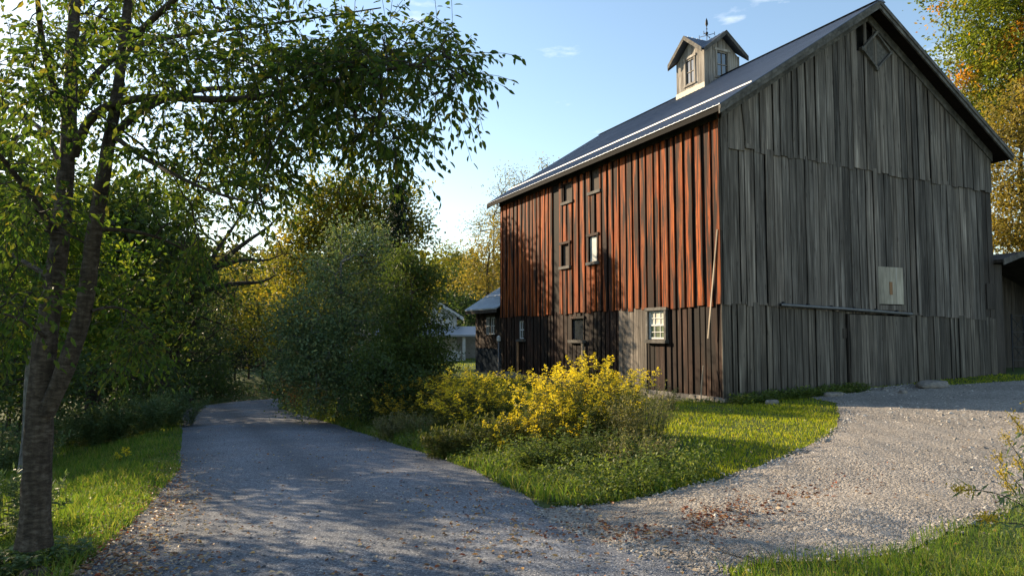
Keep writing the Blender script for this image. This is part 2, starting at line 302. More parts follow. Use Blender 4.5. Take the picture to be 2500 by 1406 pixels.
M['road'] = gravelmat('grey_chip_road', [(0.1, (0.06, 0.065, 0.076)), (0.5, (0.135, 0.143, 0.162)), (0.78, (0.22, 0.228, 0.245)), (0.95, (0.46, 0.455, 0.45))], 62, 0.18, 0.9, 0.009, True)
M['gravel'] = gravelmat('pale_gravel', [(0.1, (0.14, 0.125, 0.11)), (0.5, (0.28, 0.25, 0.215)), (0.9, (0.44, 0.40, 0.35))], 30, 0.2, 1.0, 0.035)
M['pebble'] = stonemat(); 
def pebmat():
    m, t, b, out = newmat('pale_pebble'); c = ramp(t, island(t), [(0, (0.11, 0.10, 0.09)), (0.3, (0.25, 0.225, 0.195)), (0.7, (0.37, 0.335, 0.29)), (1, (0.52, 0.48, 0.43))])
    t.links.new(c, b.inputs['Base Color']); b.inputs['Roughness'].default_value = 0.9; return m
M['pebble'] = pebmat()

# ------------------------------------------------------------------ terrain
def sst(a, b, x): x = np.clip((x-a)/(b-a), 0, 1); return x*x*(3-2*x)
CL = np.array([(1.45, -8), (1.5, 6), (2.0, 13), (2.1, 36), (2.6, 42), (5.0, 48.5), (10, 53.5), (22, 59), (40, 64)], float)
def _dense(c, n=220):                     # smooth centre line
    t = np.linspace(0, 1, len(c)); tt = np.linspace(0, 1, n)
    xs = np.interp(tt, t, c[:, 0]); ys = np.interp(tt, t, c[:, 1])
    k = np.ones(13)/13
    xp = np.convolve(np.pad(xs, 6, mode='edge'), k, 'valid'); yp = np.convolve(np.pad(ys, 6, mode='edge'), k, 'valid')
    return np.stack([xp, yp], 1)
CLD = _dense(CL); HW = 2.15
CLT = unit(np.gradient(CLD, axis=0)); CLN = np.stack([CLT[:, 1], -CLT[:, 0]], 1)   # right-hand normal
def roadoff(x, y):                         # signed offset right of centre line
    x = np.asarray(x, float); y = np.asarray(y, float); sh = x.shape; p = np.stack([x.ravel(), y.ravel()], 1)
    out = np.empty(len(p))
    for i in range(0, len(p), 20000):
        q = p[i:i+20000]; d2 = ((q[:, None]-CLD[None])**2).sum(-1); j = d2.argmin(1)
        lat = ((q-CLD[j])*CLN[j]).sum(1); out[i:i+20000] = np.sign(lat)*np.sqrt(d2[np.arange(len(q)), j])
    return out.reshape(sh)
def terrain(x, y):
    x = np.asarray(x, float); y = np.asarray(y, float)
    o = roadoff(x, y)
    zr = -1.55-0.0557*np.clip(y, -5, 58)
    zb = -1.76+0.042*np.clip(x-12.5, 0, 14)-0.012*np.clip(y-32, 0, 60)-0.16*sst(14.3, 17, y)*sst(33, 29, y)*sst(14, 12.4, x)
    right = sst(HW, HW+5.0, o)
    z = zr*(1-right)+zb*right
    dl = -o-HW
    z = z-0.42*sst(0.15, 2.6, dl)+0.05*np.clip(dl-16, 0, 60)
    z = z+0.10*np.clip(y-52, 0, 18)*sst(HW, HW+2.5, dl+2*HW*0)*(dl > 0)
    r = np.hypot(x, y)
    z = z+11*sst(75, 170, r)*sst(-60, 60, y)
    z = z+0.04*np.sin(x*1.3+np.cos(y*.9)*2)*sst(0.4, 2, np.abs(o)-HW)*(1-sst(8, 11, x))
    return z+CZ
def G(px, py):                             # photo pixel -> where its ray meets the ground
    lo, hi = 2.0, 160.0
    ds = np.geomspace(lo, hi, 400); pts = np.array([P(px, py, d) for d in ds]); g = pts[:, 2]-terrain(pts[:, 0], pts[:, 1])
    k = np.argmax(g < 0); k = max(k, 1); a = g[k-1]/(g[k-1]-g[k]+1e-9); d = ds[k-1]+a*(ds[k]-ds[k-1])
    p = P(px, py, d); return np.array([p[0], p[1], float(terrain(p[0], p[1]))])
def tz(x, y): return float(terrain(np.array([x]), np.array([y]))[0])
# driveway outline as functions of x
near = np.array([G(*p)[:2] for p in [(1745, 1404), (1900, 1372), (2050, 1374), (2180, 1352), (2285, 1300), (2420, 1262), (2640, 1190)]])
far = np.array([G(*p)[:2] for p in [(1350, 1242), (1500, 1228), (1600, 1208), (1700, 1182), (1850, 1142), (1950, 1103), (2010, 1072), (2045, 1045), (2052, 1010), (2045, 985)]])
far = np.concatenate([far, [[far[-1, 0]+.6, 14.2], [19.2, 14.2], [20.0, 13.3], [24, 12.4], [30, 12.0]]])
def dnear(x): return np.interp(x, near[:, 0], near[:, 1])
fo = np.argsort(far[:, 0]); far = far[fo]
def dfar(x): return np.interp(x, far[:, 0], far[:, 1])
def edge_l(y): return np.interp(y, [-8, 6.5, 8.5, 11, 13.5, 30], [-1.0, -.8, -.52, -.25, -.03, 0])-0.0
def edge_r(y): return np.interp(y, [-8, 7.2, 8.4, 10.5, 14, 23, 36], [3.6, 3.75, 3.95, 4.22, 4.32, 4.4, 4.3])
def hard(x, y, pad=0.0):                   # 1 on road or driveway
    o = roadoff(x, y)
    rd = np.where(y < 36, (x > edge_l(y)-pad) & (x < edge_r(y)+pad), np.abs(o) < HW+pad)
    dv = (x > 3.2) & (x < 30) & (y > dnear(x)-pad) & (y < dfar(x)+pad)
    return rd | dv
def axis(segs):
    out = [np.array([segs[0][0]])]
    for a, b, st in segs: out.append(np.linspace(a, b, max(2, int(round((b-a)/st))+1))[1:])
    return np.concatenate(out)
gx = axis([(-400, -60, 34), (-60, -12, 2.0), (-12, 16, 0.2), (16, 34, 0.6), (34, 90, 4), (90, 400, 31)])
gy = axis([(-200, -10, 19), (-10, 2, 1.0), (2, 24, 0.2), (24, 64, 0.6), (64, 190, 6), (190, 600, 41)])
GX, GY = np.meshgrid(gx, gy); GZ = terrain(GX, GY)
GZ = GZ-0.05*hard(GX, GY, -0.25)
mb = MB(); nx = len(gx); i = np.arange(len(gy)-1)[:, None]*nx; j = np.arange(nx-1)[None]
mb.add(np.stack([GX, GY, GZ], -1).reshape(-1, 3), np.stack([i+j, i+j+1, i+nx+j+1, i+nx+j], -1).reshape(-1, 4))
tag(mb.build('ground', M['ground'], smooth=True), kind='structure')
def wob(x, y, a=0.01): return a*(np.sin(x*2.1+y*1.3)+np.sin(x*5.3-y*3.7+1)+np.sin(x*0.9-y*2.9+2))/3
# road ribbon
ys = np.arange(-6, 36.01, 0.15); t = np.linspace(0, 1, 30)
jl = np.convolve(rng.normal(0, .09, len(ys)+6), np.ones(7)/4, 'valid'); jr = np.convolve(rng.normal(0, .09, len(ys)+6), np.ones(7)/4, 'valid')
L = edge_l(ys)+jl*.6; R = edge_r(ys)+jr*.6
XX = L[:, None]+(R-L)[:, None]*t[None]; YY = np.repeat(ys[:, None], 30, 1)
k = np.where(CLD[:, 1] > 36)[0]
tt = (t-.5)*2*HW
XX = np.concatenate([XX, CLD[k, 0][:, None]+CLN[k, 0][:, None]*tt[None]]); YY = np.concatenate([YY, CLD[k, 1][:, None]+CLN[k, 1][:, None]*tt[None]])
ZZ = terrain(XX, YY)+0.006+wob(XX, YY)*np.minimum(1, np.minimum(t, 1-t)*8)[None]+0.03*np.sin(np.pi*t)[None]
mb = MB(); n = 30; i = np.arange(len(XX)-1)[:, None]*n; j = np.arange(n-1)[None]
mb.add(np.stack([XX, YY, ZZ], -1).reshape(-1, 3), np.stack([i+j, i+j+1, i+n+j+1, i+n+j], -1).reshape(-1, 4))
tag(mb.build('road', M['road'], smooth=True), kind='structure')
# driveway sheet
xs = np.concatenate([np.arange(3.45, 14, 0.09), np.arange(14, 30, .25)]); n = 90
jn = np.convolve(rng.normal(0, .06, len(xs)+6), np.ones(7)/4, 'valid'); jf = np.convolve(rng.normal(0, .06, len(xs)+6), np.ones(7)/4, 'valid')
t = np.linspace(0, 1, n); A = dnear(xs)+jn; B = dfar(xs)+jf
XX = np.repeat(xs[:, None], n, 1)+0.12*np.sin(7*t+1)[None]*(xs < 4)[:, None]; YY = A[:, None]+(B-A)[:, None]*t[None]
def drive_z(x, y): return terrain(x, y)+0.014+wob(x*1.7, y*1.5, 0.022)
ed = np.minimum(1, np.minimum(t, 1-t)*10)[None]*np.clip((xs-3.45)/.8, 0, 1)[:, None]
ZZ = terrain(XX, YY)+0.011+0.025*ed+wob(XX*1.7, YY*1.5, 0.02)*ed
mb = MB(); i = np.arange(len(xs)-1)[:, None]*n; j = np.arange(n-1)[None]
mb.add(np.stack([XX, YY, ZZ], -1).reshape(-1, 3), np.stack([i+j, i+n+j, i+n+j+1, i+j+1], -1).reshape(-1, 4))
tag(mb.build('driveway', M['gravel'], smooth=True), kind='structure')

# ------------------------------------------------------------------ barn (local: x across the gable, y along the side, z up)
X0, Y0 = 12.73, 14.51
barn = thing('barn', 'tall weathered board barn with grey gable and red brown side wall', 'barn', (X0, Y0, 0))
BW, BL = 11.25, 14.3; RX = 5.62; EZ = 7.5; RZ = 11.43; OV = 0.45; OG = 0.55
SL = (RZ-EZ)/(RX+OV)
def rz(x): return RZ-SL*abs(x-RX)          # top of roof
mside = lambda s, o, z: (-o, s, z)
mgab = lambda s, o, z: (s, -o, z)
def board(mb, mp, s0, s1, zb, zt, o0, o1, skew=0.0, zb1=None, zt1=None):
    zb1 = zb if zb1 is None else zb1; zt1 = zt if zt1 is None else zt1
    V = []
    for zz, (za, zc) in enumerate(((zb, zb1), (zt, zt1))):
        for o in (o0, o1):
            V += [mp(s0+(skew if zz else 0), o, za), mp(s1+(skew if zz else 0), o, zc)]
    mb.hexa(V)
def breaks(a, b, lo, hi, fixed=()):
    out = [a]; fx = sorted(fixed)+[b]
    for f in fx:
        while f-out[-1] > hi*1.25: out.append(out[-1]+random.uniform(lo, hi))
        if f-out[-1] > .02: out.append(f)
        else: out[-1] = f
    return out
def holecut(mb, mp, s0, s1, zb, zt, o0, o1, holes, zb1=None, zt1=None, skew=0):
    """one board, with window openings cut out of it"""
    for (h0, h1, k0, k1) in holes:
        if s1 > h0+.005 and s0 < h1-.005 and k0 < max(zt, zt1 or zt) and k1 > min(zb, zb1 or zb):
            a, c = max(s0, h0), min(s1, h1)
            if a-s0 > .01: holecut(mb, mp, s0, a, zb, zt, o0, o1, holes, None, None)
            if s1-c > .01: holecut(mb, mp, c, s1, zb, zt, o0, o1, holes, None, None)
            if k0 > zb+.01: holecut(mb, mp, a, c, zb, k0, o0, o1, holes)
            if k1 < zt-.01: holecut(mb, mp, a, c, k1, zt, o0, o1, holes)
            return
    board(mb, mp, s0, s1, zb, zt, o0, o1, skew, zb1, zt1)
# window openings on the side wall: s0, s1, z0, z1 (local)
SW = dict(A=(7.8, 8.45, 6.5, 7.17), B=(5.92, 6.5, 6.53, 7.36), C=(8.0, 8.55, 4.12, 4.9), D=(6.06, 6.6, 4.1, 4.95),
          E=(2.4, 3.2, 1.47, 2.29), F=(7.08, 7.9, 1.43, 2.17), G=(11.87, 12.3, 1.43, 2.17))
holes = list(SW.values())
core = MB()                                     # near-black block standing in for the unlit inside, seen through gaps
core.box(.06, BW-.06, .06, BL-.06, .15, 7.3)
core.hexa([(.1, .07, 7.3), (BW-.1, .07, 7.3), (.1, BL-.07, 7.3), (BW-.1, BL-.07, 7.3), (RX-.05, .07, rz(RX)-.5), (RX+.05, .07, rz(RX)-.5), (RX-.05, BL-.07, rz(RX)-.5), (RX+.05, BL-.07, rz(RX)-.5)])
core.build('dark_core', M['void'], barn)
LAP = 2.46
def sidewall(name, zb, zt, mat, lo, hi, rel, fr, gapf):
    mb = MB()
    br = breaks(-.03, BL, .18, .3)
    for a, b in zip(br[:-1], br[1:]):            # backing boards, coloured near black to stand in for shade in the gaps
        o = random.uniform(-.006, .006)
        holecut(mb, mside, a+.002, b-.002, zb+random.uniform(0, .05), zt, -.03+o, rel+o, holes)
    mb.build(name.replace('siding', 'recessed_siding'), M['black_wood'], barn); mb = MB()
    s = -.02
    while s < BL-.12:                            # face boards
        w = random.uniform(lo, hi); b = min(s+w, BL+.02); o = random.uniform(-.006, .01)
        j = random.uniform(-.05, .03)
        if random.random() > .04: holecut(mb, mside, s, b, zb-.03+j, zt, rel+.012+o, rel+.012+fr+o, holes, skew=random.uniform(-.015, .015))
        s = b+random.uniform(*gapf)
    return mb.build(name, mat, barn)
sidewall('upper_side_siding', LAP-.06, 7.62, M['side_wood'], .19, .30, .03, .042, (.09, .16))
sidewall('lower_side_siding', 0.0, LAP-.02, M['side_low'], .14, .26, -.005, .026, (.015, .12))
# patch of greyer boards in the lower side wall
mb = MB(); s = 3.35
while s < 4.75: w = random.uniform(.16, .24); board(mb, mside, s, s+w, random.uniform(-.05, .02), LAP-.04, .034, .052+random.uniform(0, .01)); s += w+.012
mb.build('grey_board_patch', M['gable_wood'], barn)
def lap1(s): return 6.63-.027*s
def lap2(s): return 2.46-.030*s
def gbot(s): return -.02 + (.34*s/BW)
def gtop(s): return rz(s)-.2
def gable(name, zb, zt, mat, o, holes_, lo, hi, jag, skip=(), s0=-.04, s1=BW+.03, fixed=()):
    mb = MB(); br = breaks(s0, s1, lo, hi, fixed)
    for a, b in zip(br[:-1], br[1:]):
        if any(abs((a+b)/2-q) < .02 for q in skip): continue
        oo = o+random.uniform(0, .02)+(.02 if random.random() < .25 else 0); g = random.choice([.005, .010, .014, .02, .03])
        jz = random.uniform(-jag, jag*.3)
        za, zc = zb(a)+jz, zb(b)+jz+random.uniform(-.01, .01)
        ta, tb = zt(a), zt(b)
        if tb-za < .1: continue
        if holes_: holecut(mb, mgab, a+g, b-g, za, min(ta, tb), oo, oo+.024, holes_)
        else: board(mb, mgab, a+g, b-g, za, ta, oo, oo+.024, random.uniform(-.012, .012), zc, tb)
    return mb.build(name, mat, barn)
gable('gable_siding', lambda s: lap1(s)-.05, gtop, M['gable_wood'], .05, None, .18, .36, .06, skip=(5.28, 5.73, 6.205), fixed=(5.14, 5.42, 5.60, 5.86, 6.05, 6.36))
# closing pieces where boards are missing right at the peak: short boards below the gaps
mb = MB()
for a, b in ((5.145, 5.415), (5.605, 5.855), (6.055, 6.355)): board(mb, mgab, a, b, lap1(a)-.05, 10.0 if a < 5.5 else 10.3, .055, .08, 0)
mb.build('short_peak_board', M['gable_wood'], barn)
gable('middle_siding', lambda s: lap2(s)-.05, lambda s: lap1(s)+.05, M['gable_wood'], .02, [(5.8, 6.8, 2.47, 3.57)], .18, .38, .05, s1=BW-.5)
DS0, DS1 = 4.44, 7.05
gable('lower_siding', gbot, lambda s: lap2(s)+.03, M['gable_low'], .0, [(4.41, DS1, -1, 2.2)], .18, .34, .05)
# a board that has come loose and leans, leaving a dark gap
mb = MB(); board(mb, mgab, 0.78, 1.02, 6.7, 7.95, .09, .115, -.14); mb.build('loose_board', M['gable_wood'], barn)
# right-hand end: tar-paper coloured strips
mb = MB(); board(mb, mgab, BW-.5, BW-.24, lap2(11)-.02, lap1(11)+.02, .02, .03, .0); board(mb, mgab, BW-.23, BW+.02, lap2(11)-.02, lap1(11)+.02, .02, .045)
mb.build('brown_end_board', M['dark_wood'], barn)
mb = MB(); board(mb, mgab, BW-.42, BW+.03, 2.42, 3.25, .05, .07); mb.build('patch_board', M['dark_wood'], barn)
# door, gap, track
d = MB(); br = breaks(DS0+.06, DS1+.12, .2, .34)
for a, b in zip(br[:-1], br[1:]): board(d, mgab, a+.004, b-.004, .06+random.uniform(0, .02), 2.18-.02*(a-4.4), .07+random.uniform(0, .012), .1)
door = d.build('sliding_door', M['gable_low'], barn)
d = MB(); d.box(DS0+.05, DS1+.1, -.068, -.045, .5, .64); d.box(DS0+.05, DS1+.1, -.068, -.045, 1.7, 1.84); d.build('door_rail', M['gable_low'], door)
d = MB(); d.box(DS0-.15, DS0-.02, -.05, -.02, 1.5, 1.78); d.box(DS0+.0, DS0+.04, -.09, -.03, .1, 2.2); d.build('door_jamb', M['dark_wood'], barn)
d = MB(); d.tube([(1.85, -.13, 2.40), (4.2, -.13, 2.33), (7.1, -.13, 2.21)], .045, 10); tr = d.build('door_track', M['grey_metal'], barn, smooth=True)
for s in (2.0, 2.9, 3.8, 4.7, 5.6, 6.5): d = MB(); d.box(s-.03, s+.03, -.13, -.05, 2.40-.036*(s-1.85)-.02, 2.46-.036*(s-1.85)+.03); d.build('track_bracket', M['black_iron'], tr)
# plywood over an opening
d = MB(); br = [5.76, 6.0, 6.28, 6.55, 6.83]
for a, b in zip(br[:-1], br[1:]): board(d, mgab, a+.001, b-.001, 2.5, 3.6, .062, .08+random.uniform(0, .003))
ply = d.build('plywood_patch', M['ply'], barn)
d = MB(); board(d, mgab, 6.22, 6.34, 2.78, 3.16, .083, .095); d.build('batten', M['tan_wood'], ply)
d = MB(); d.box(5.78, 6.9, -.09, -.055, 2.32, 2.47); d.build('opening_sill', M['gable_wood'], barn)
# diamond window in the gable
dc = np.array([5.95, 10.1]); dw, dh = .62, .55
d = MB(); pts = [dc+(0, dh), dc+(dw, 0.04), dc+(0, -dh), dc+(-dw, -.04)]
for k in range(4):
    a, b = pts[k], pts[(k+1) % 4]; e = (b-a)/np.linalg.norm(b-a)*.06
    d.bar((a[0]-e[0], -.115, a[1]-e[1]), (b[0]+e[0], -.115-.003*k, b[1]+e[1]), .06, .11, up=(0, 1, 0.001))
dia = d.build('diamond_window', M['trim_wood'], barn)
d = MB(); d.add([(p[0], -.085, p[1]) for p in pts], [[0, 1, 2, 3]]); d.build('pane', M['trim_wood'], dia)
# windows of the side wall
def window(key, kind, name='window'):
    s0, s1, z0, z1 = SW[key]
    fr = MB(); o0, o1 = .07, .115
    if kind in ('framed', 'sash'):
        w = .07 if kind == 'framed' else .09
        fr.box(-o1, -.0, s0-w, s0, z0-.02, z1+.02); fr.box(-o1, -.0, s1, s1+w, z0-.02, z1+.02)
        fr.box(-o1-.02, -.0, s0-w-.05, s1+w+.05, z1+.02, z1+.11)
    elif kind == 'bare': fr.box(-.075, 0, s0-.03, s0, z0, z1); fr.box(-.075, 0, s1, s1+.03, z0, z1); fr.box(-.07, 0, s0, s1, z1-.03, z1)
    else: fr.box(-.06, 0, s0-.04, s0, z0, z1); fr.box(-.06, 0, s1, s1+.04, z0, z1); fr.box(-.09, 0, s0-.1, s1+.1, z1, z1+.08)
    f = fr.build(name, M['side_low'] if kind != 'sash' else M['trim_wood'], barn)
    sl_ = MB(); sl_.box(-.17 if kind != 'bare' else -.14, -.0, s0-.12, s1+.12, z0-.12, z0-.02); sl_.build('sill', M['trim_wood'], f)
    return f, s0, s1, z0, z1
def pane(f, s0, s1, z0, z1, mat, o=.02):
    p = MB(); p.box(-o, -o+.012, s0, s1, z0, z1); p.build('pane', M[mat], f)
def muntins(f, s0, s1, z0, z1, nx_, nz_, w=.022, rail=True, o=.045):
    m = MB()
    m.box(-o, -.02, s0, s0+.04, z0, z1); m.box(-o, -.02, s1-.04, s1, z0, z1)
    m.box(-o-.002, -.022, s0+.04, s1-.04, z0, z0+.05); m.box(-o-.002, -.022, s0+.04, s1-.04, z1-.04, z1)
    for k in range(1, nx_): s = s0+(s1-s0)*k/nx_; m.box(-o+.006, -.021, s-w/2, s+w/2, z0+.05, z1-.04)
    for k in range(1, nz_):
        z = z0+(z1-z0)*k/nz_; ww = .05 if (rail and k*2 == nz_) else w
        m.box(-o+.003-(.006 if ww > .03 else 0), -.0215, s0+.04, s1-.04, z-ww/2, z+ww/2)
    return m.build('sash', M['white'], f)
f, *r = window('A', 'bare'); pane(f, *r, 'dim', .0)
f, *r = window('B', 'bare'); pane(f, *r, 'dim', .0)
f, *r = window('C', 'framed'); pane(f, *r, 'dim')
f, *r = window('D', 'framed'); pane(f, *r, 'sky_glass', .04)
f, *r = window('E', 'sash'); s0, s1, z0, z1 = r; pane(f, s0, s1, z0+(z1-z0)*.5, z1, 'curtain'); pane(f, s0, s1, z0, z0+(z1-z0)*.5-.001, 'sash_glass'); muntins(f, *r, 3, 4)
f, *r = window('F', 'rough'); pane(f, *r, 'glass', -.01)
f, *r = window('G', 'rough'); pane(f, *r, 'glass'); muntins(f, *r, 2, 2)
# foundation of field stones
mb = MB(); zt = -.03
for row in range(4):
    s = -.05; hh = .13
    while s < 14.4:
        w = random.uniform(.18, .5); z1 = zt-row*hh+random.uniform(-.012, .012); z0 = z1-hh+.014
        q = lambda: random.uniform(-.02, .02)
        V = [(-(.0 if not yy else .06+random.uniform(0, .05)), ss+q(), zz+q()) for zz in (z0, z1) for yy in (0, 1) for ss in (s+.01, s+w-.01)]
        mb.hexa(V); s += w
fnd = mb.build('foundation', M['stone'], barn)
mb = MB(); mb.box(-.13, .0, 12.2, 13.6, -.6, .02); mb.build('concrete_footing', M['concrete'], barn)
mb = MB(); mb.box(0.02, BW, 0.02, .1, -.7, .1); mb.build('footing', M['stone'], barn)
# roof: rafters + boards under ribbed metal
def roofslab(x0, x1, y0, y1, th, up=0.0):
    V = []
    for dz in (-th, 0):
        for y in (y0, y1):
            for x in (x0, x1): V.append((x, y, rz(x)+dz+up))
    return V
y0, y1 = -OG, BL+.6
mb = MB(); mb.hexa(roofslab(-OV+.03, RX, y0+.03, y1-.03, .13, -.035)); mb.hexa(roofslab(RX, BW+OV-.03, y0+.03, y1-.03, .13, -.035))
mb.build('roof_deck', M['black_wood'], barn)
mb = MB(); mb.hexa(roofslab(-OV-.04, RX, y0-.03, y1, .01)); mb.hexa(roofslab(RX, BW+OV+.04, y0-.03, y1, .005))
yy = y0
while yy < y1-.03:
    V = []
    for dz, hw in ((.001, .028), (.017, .014)):
        for s in (-1, 1):
            for x in (-OV-.045, RX): V.append((x, yy+s*hw, rz(x)+dz))
    mb.hexa(V)
    V = [(2*RX-v[0], v[1], v[2]) for v in V]; mb.hexa(V); yy += .2286
roof = mb.build('metal_roof', M['roof'], barn)
mb = MB(); mb.hexa([(x, y, z) for z, ww in ((RZ-.06, .2), (RZ+.035, .03)) for y in (y0-.04, y1) for x in (RX-ww, RX+ww)]); mb.build('ridge_cap', M['roof'], roof)
mb = MB(); xa = .62
mb.hexa([(x, y, rz(x)+dz) for dz in (.026, .06) for y in (y0, y1-.02) for x in (xa-.02, xa+.02)]); mb.build('snow_guard', M['strip'], roof)
# rake boards on both gables and the eave fascia
for yg, sg in ((y0, 1), (y1-.06, 1)):
    mb = MB()
    for (xa, xb) in ((-OV-.02, RX), (BW+OV+.02, RX)):
        mb.hexa([(x, y, rz(x)+dz) for dz in (-.25, -.03) for y in (yg, yg+.05) for x in (xa, xb)])
        mb.hexa([(x, y, rz(x)+dz) for dz in (-.125, -.02) for y in (yg-.03, yg) for x in (xa, xb)])
    mb.build('rake_board', M['trim_wood'], barn)
mb = MB()
for (xa, xb) in ((-.06, RX), (BW+.06, RX)):
    mb.hexa([(x, y, rz(x)+dz) for dz in (-.46, -.18) for y in (-.135, -.085) for x in (xa, xb)])
mb.build('gable_trim', M['trim_wood'], barn)
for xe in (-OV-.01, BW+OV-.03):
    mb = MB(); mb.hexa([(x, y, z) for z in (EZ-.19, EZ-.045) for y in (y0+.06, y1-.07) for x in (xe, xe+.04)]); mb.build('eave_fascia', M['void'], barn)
mb = MB(); mb.box(-.12, .0, -.02, BL, 7.28, 7.5); mb.build('eave_beam', M['dark_wood'], barn)
# corner board that hangs loose
mb = MB(); mb.bar((-.10, .06, 4.35), (-.17, .42, 1.5), .045, .02, up=(1, 0, 0)); mb.build('hanging_trim_board', M['pale_wood'], barn)
mb = MB(); mb.box(-.08, .0, -.03, .0, -.05, 4.3); mb.box(-.075, .0, -.034, -.002, 4.31, 7.3); mb.build('corner_board', M['gable_low'], barn)
mb = MB(); mb.box(-.10, -.068, 12.34, 12.5, .05, 1.4); mb.build('tan_batten', M['tan_wood'], barn)
mb = MB(); mb.box(-.14, -.08, 7.0, 7.1, -.1, 1.3); mb.build('window_prop', M['pale_wood'], barn)
# vent pipe at the far corner
mb = MB(); mb.tube([(-.2, 14.12, -.2), (-.2, 14.12, 1.35)], .038, 10); pp = mb.build('vent_pipe', M['grey_metal'], barn, smooth=True)
mb = MB(); mb.tube([(-.2, 14.12, 1.3), (-.2, 14.12, 1.34), (-.2, 14.12, 1.5), (-.2, 14.12, 1.56)], [.05, .09, .09, .03], 12); mb.build('pipe_cap', M['white'], pp)
# cupola straddling the ridge
cx0, cx1, cy0, cy1 = 4.8, 6.44, 6.25, 7.85; czt = 12.28
mb = MB()
def cupwall(mp, s0, s1, zbf, hole):
    mid = (s0+s1)/2; br = breaks(s0, s1, .13, .2, (hole[0], hole[1]))
    for a, b in zip(br[:-1], br[1:]):
        zt = lambda s: czt+.80*((s1-s0)/2-abs(s-mid))
        zt0, zt1 = zt(a), zt(b); o = random.uniform(0, .012)
        if a >= hole[0]-.01 and b <= hole[1]+.01:
            board(mb, mp, a, b, zbf(a), hole[2], o, o+.02, 0, zbf(b)); board(mb, mp, a, b, hole[3], zt0, o, o+.02, 0, None, zt1)
        else: board(mb, mp, a+.002, b-.002, zbf(a), zt0, o, o+.02, 0, zbf(b), zt1)
wl = (cy0+.56, cy0+1.06, 11.3, 12.2); wr = (cx0+.58, cx0+1.08, 11.42, 12.32)
cupwall(lambda s, o, z: (cx0-o, s, z), cy0, cy1, lambda s: rz(cx0)-.1, wl)
cupwall(lambda s, o, z: (s, cy0-o, z), cx0, cx1, lambda s: rz(s)-.1, wr)
cupwall(lambda s, o, z: (cx1+o, s, z), cy0, cy1, lambda s: rz(cx1)-.1, wl)
cupwall(lambda s, o, z: (s, cy1+o, z), cx0, cx1, lambda s: rz(s)-.1, wr)
mb.box(cx0-.035, cx0+.06, cy0-.034, cy0+.06, rz(cx0)-.1, czt+.02); mb.box(cx0-.034, cx0+.05, cy1-.05, cy1+.034, rz(cx0)-.1, czt+.02); mb.box(cx1-.06, cx1+.035, cy0-.034, cy0+.06, rz(cx1)-.1, czt+.02)
cup = mb.build('cupola', M['cup_wood'], barn)
mb = MB(); mb.box(cx0+.03, cx1-.03, cy0+.03, cy1-.03, 10.8, czt); mb.build('dark_core', M['void'], cup)
mb = MB()
mb.hexa([(cx0-.06, cy0-.05, rz(cx0)-.04), (cx0-.04, cy0-.05, rz(cx0)-.04), (cx0-.06, cy1+.05, rz(cx0)-.04), (cx0-.04, cy1+.05, rz(cx0)-.04), (cx0-.06, cy0-.05, rz(cx0)+.17), (cx0-.04, cy0-.05, rz(cx0)+.17), (cx0-.06, cy1+.05, rz(cx0)+.17), (cx0-.04, cy1+.05, rz(cx0)+.17)])
mb.build('base_flashing', M['cream'], cup)
def cupwin(mp, h):
    s0, s1, z0, z1 = h; m = MB()
    def bx(a, b, c, d, o0, o1):
        V = [mp(s, o, z) for z in (c, d) for o in (o0, o1) for s in (a, b)]; m.hexa(V)
    bx(s0-.09, s0, z0-.06, z1+.06, -.02, .055); bx(s1, s1+.09, z0-.06, z1+.06, -.02, .055)
    bx(s0-.13, s1+.13, z1+.06, z1+.15, -.02, .07); bx(s0-.12, s1+.12, z0-.11, z0-.06, -.02, .08)
    fo_ = m.build('window_frame', M['cup_wood'], cup)
    m = MB(); bx = lambda a, b, c, d, o0, o1: m.hexa([mp(s, o, z) for z in (c, d) for o in (o0, o1) for s in (a, b)])
    bx(s0, s1, z0-.06, z1+.06, -.03, -.015); m.build('window_pane', M['glass'], cup)
    m = MB()
    def bz(a, b, c, d): m.hexa([mp(s, o, z) for z in (c, d) for o in (-.012, .012) for s in (a, b)])
    bz((s0+s1)/2-.012, (s0+s1)/2+.012, z0-.06, z1+.06); bz(s0, (s0+s1)/2-.012, (z0+z1)/2-.012, (z0+z1)/2+.012); bz((s0+s1)/2+.012, s1, (z0+z1)/2-.012, (z0+z1)/2+.012)
    m.build('window_bar', M['cup_wood'], cup)
cupwin(lambda s, o, z: (cx0-o, s, z), wl); cupwin(lambda s, o, z: (s, cy0-o, z), wr)
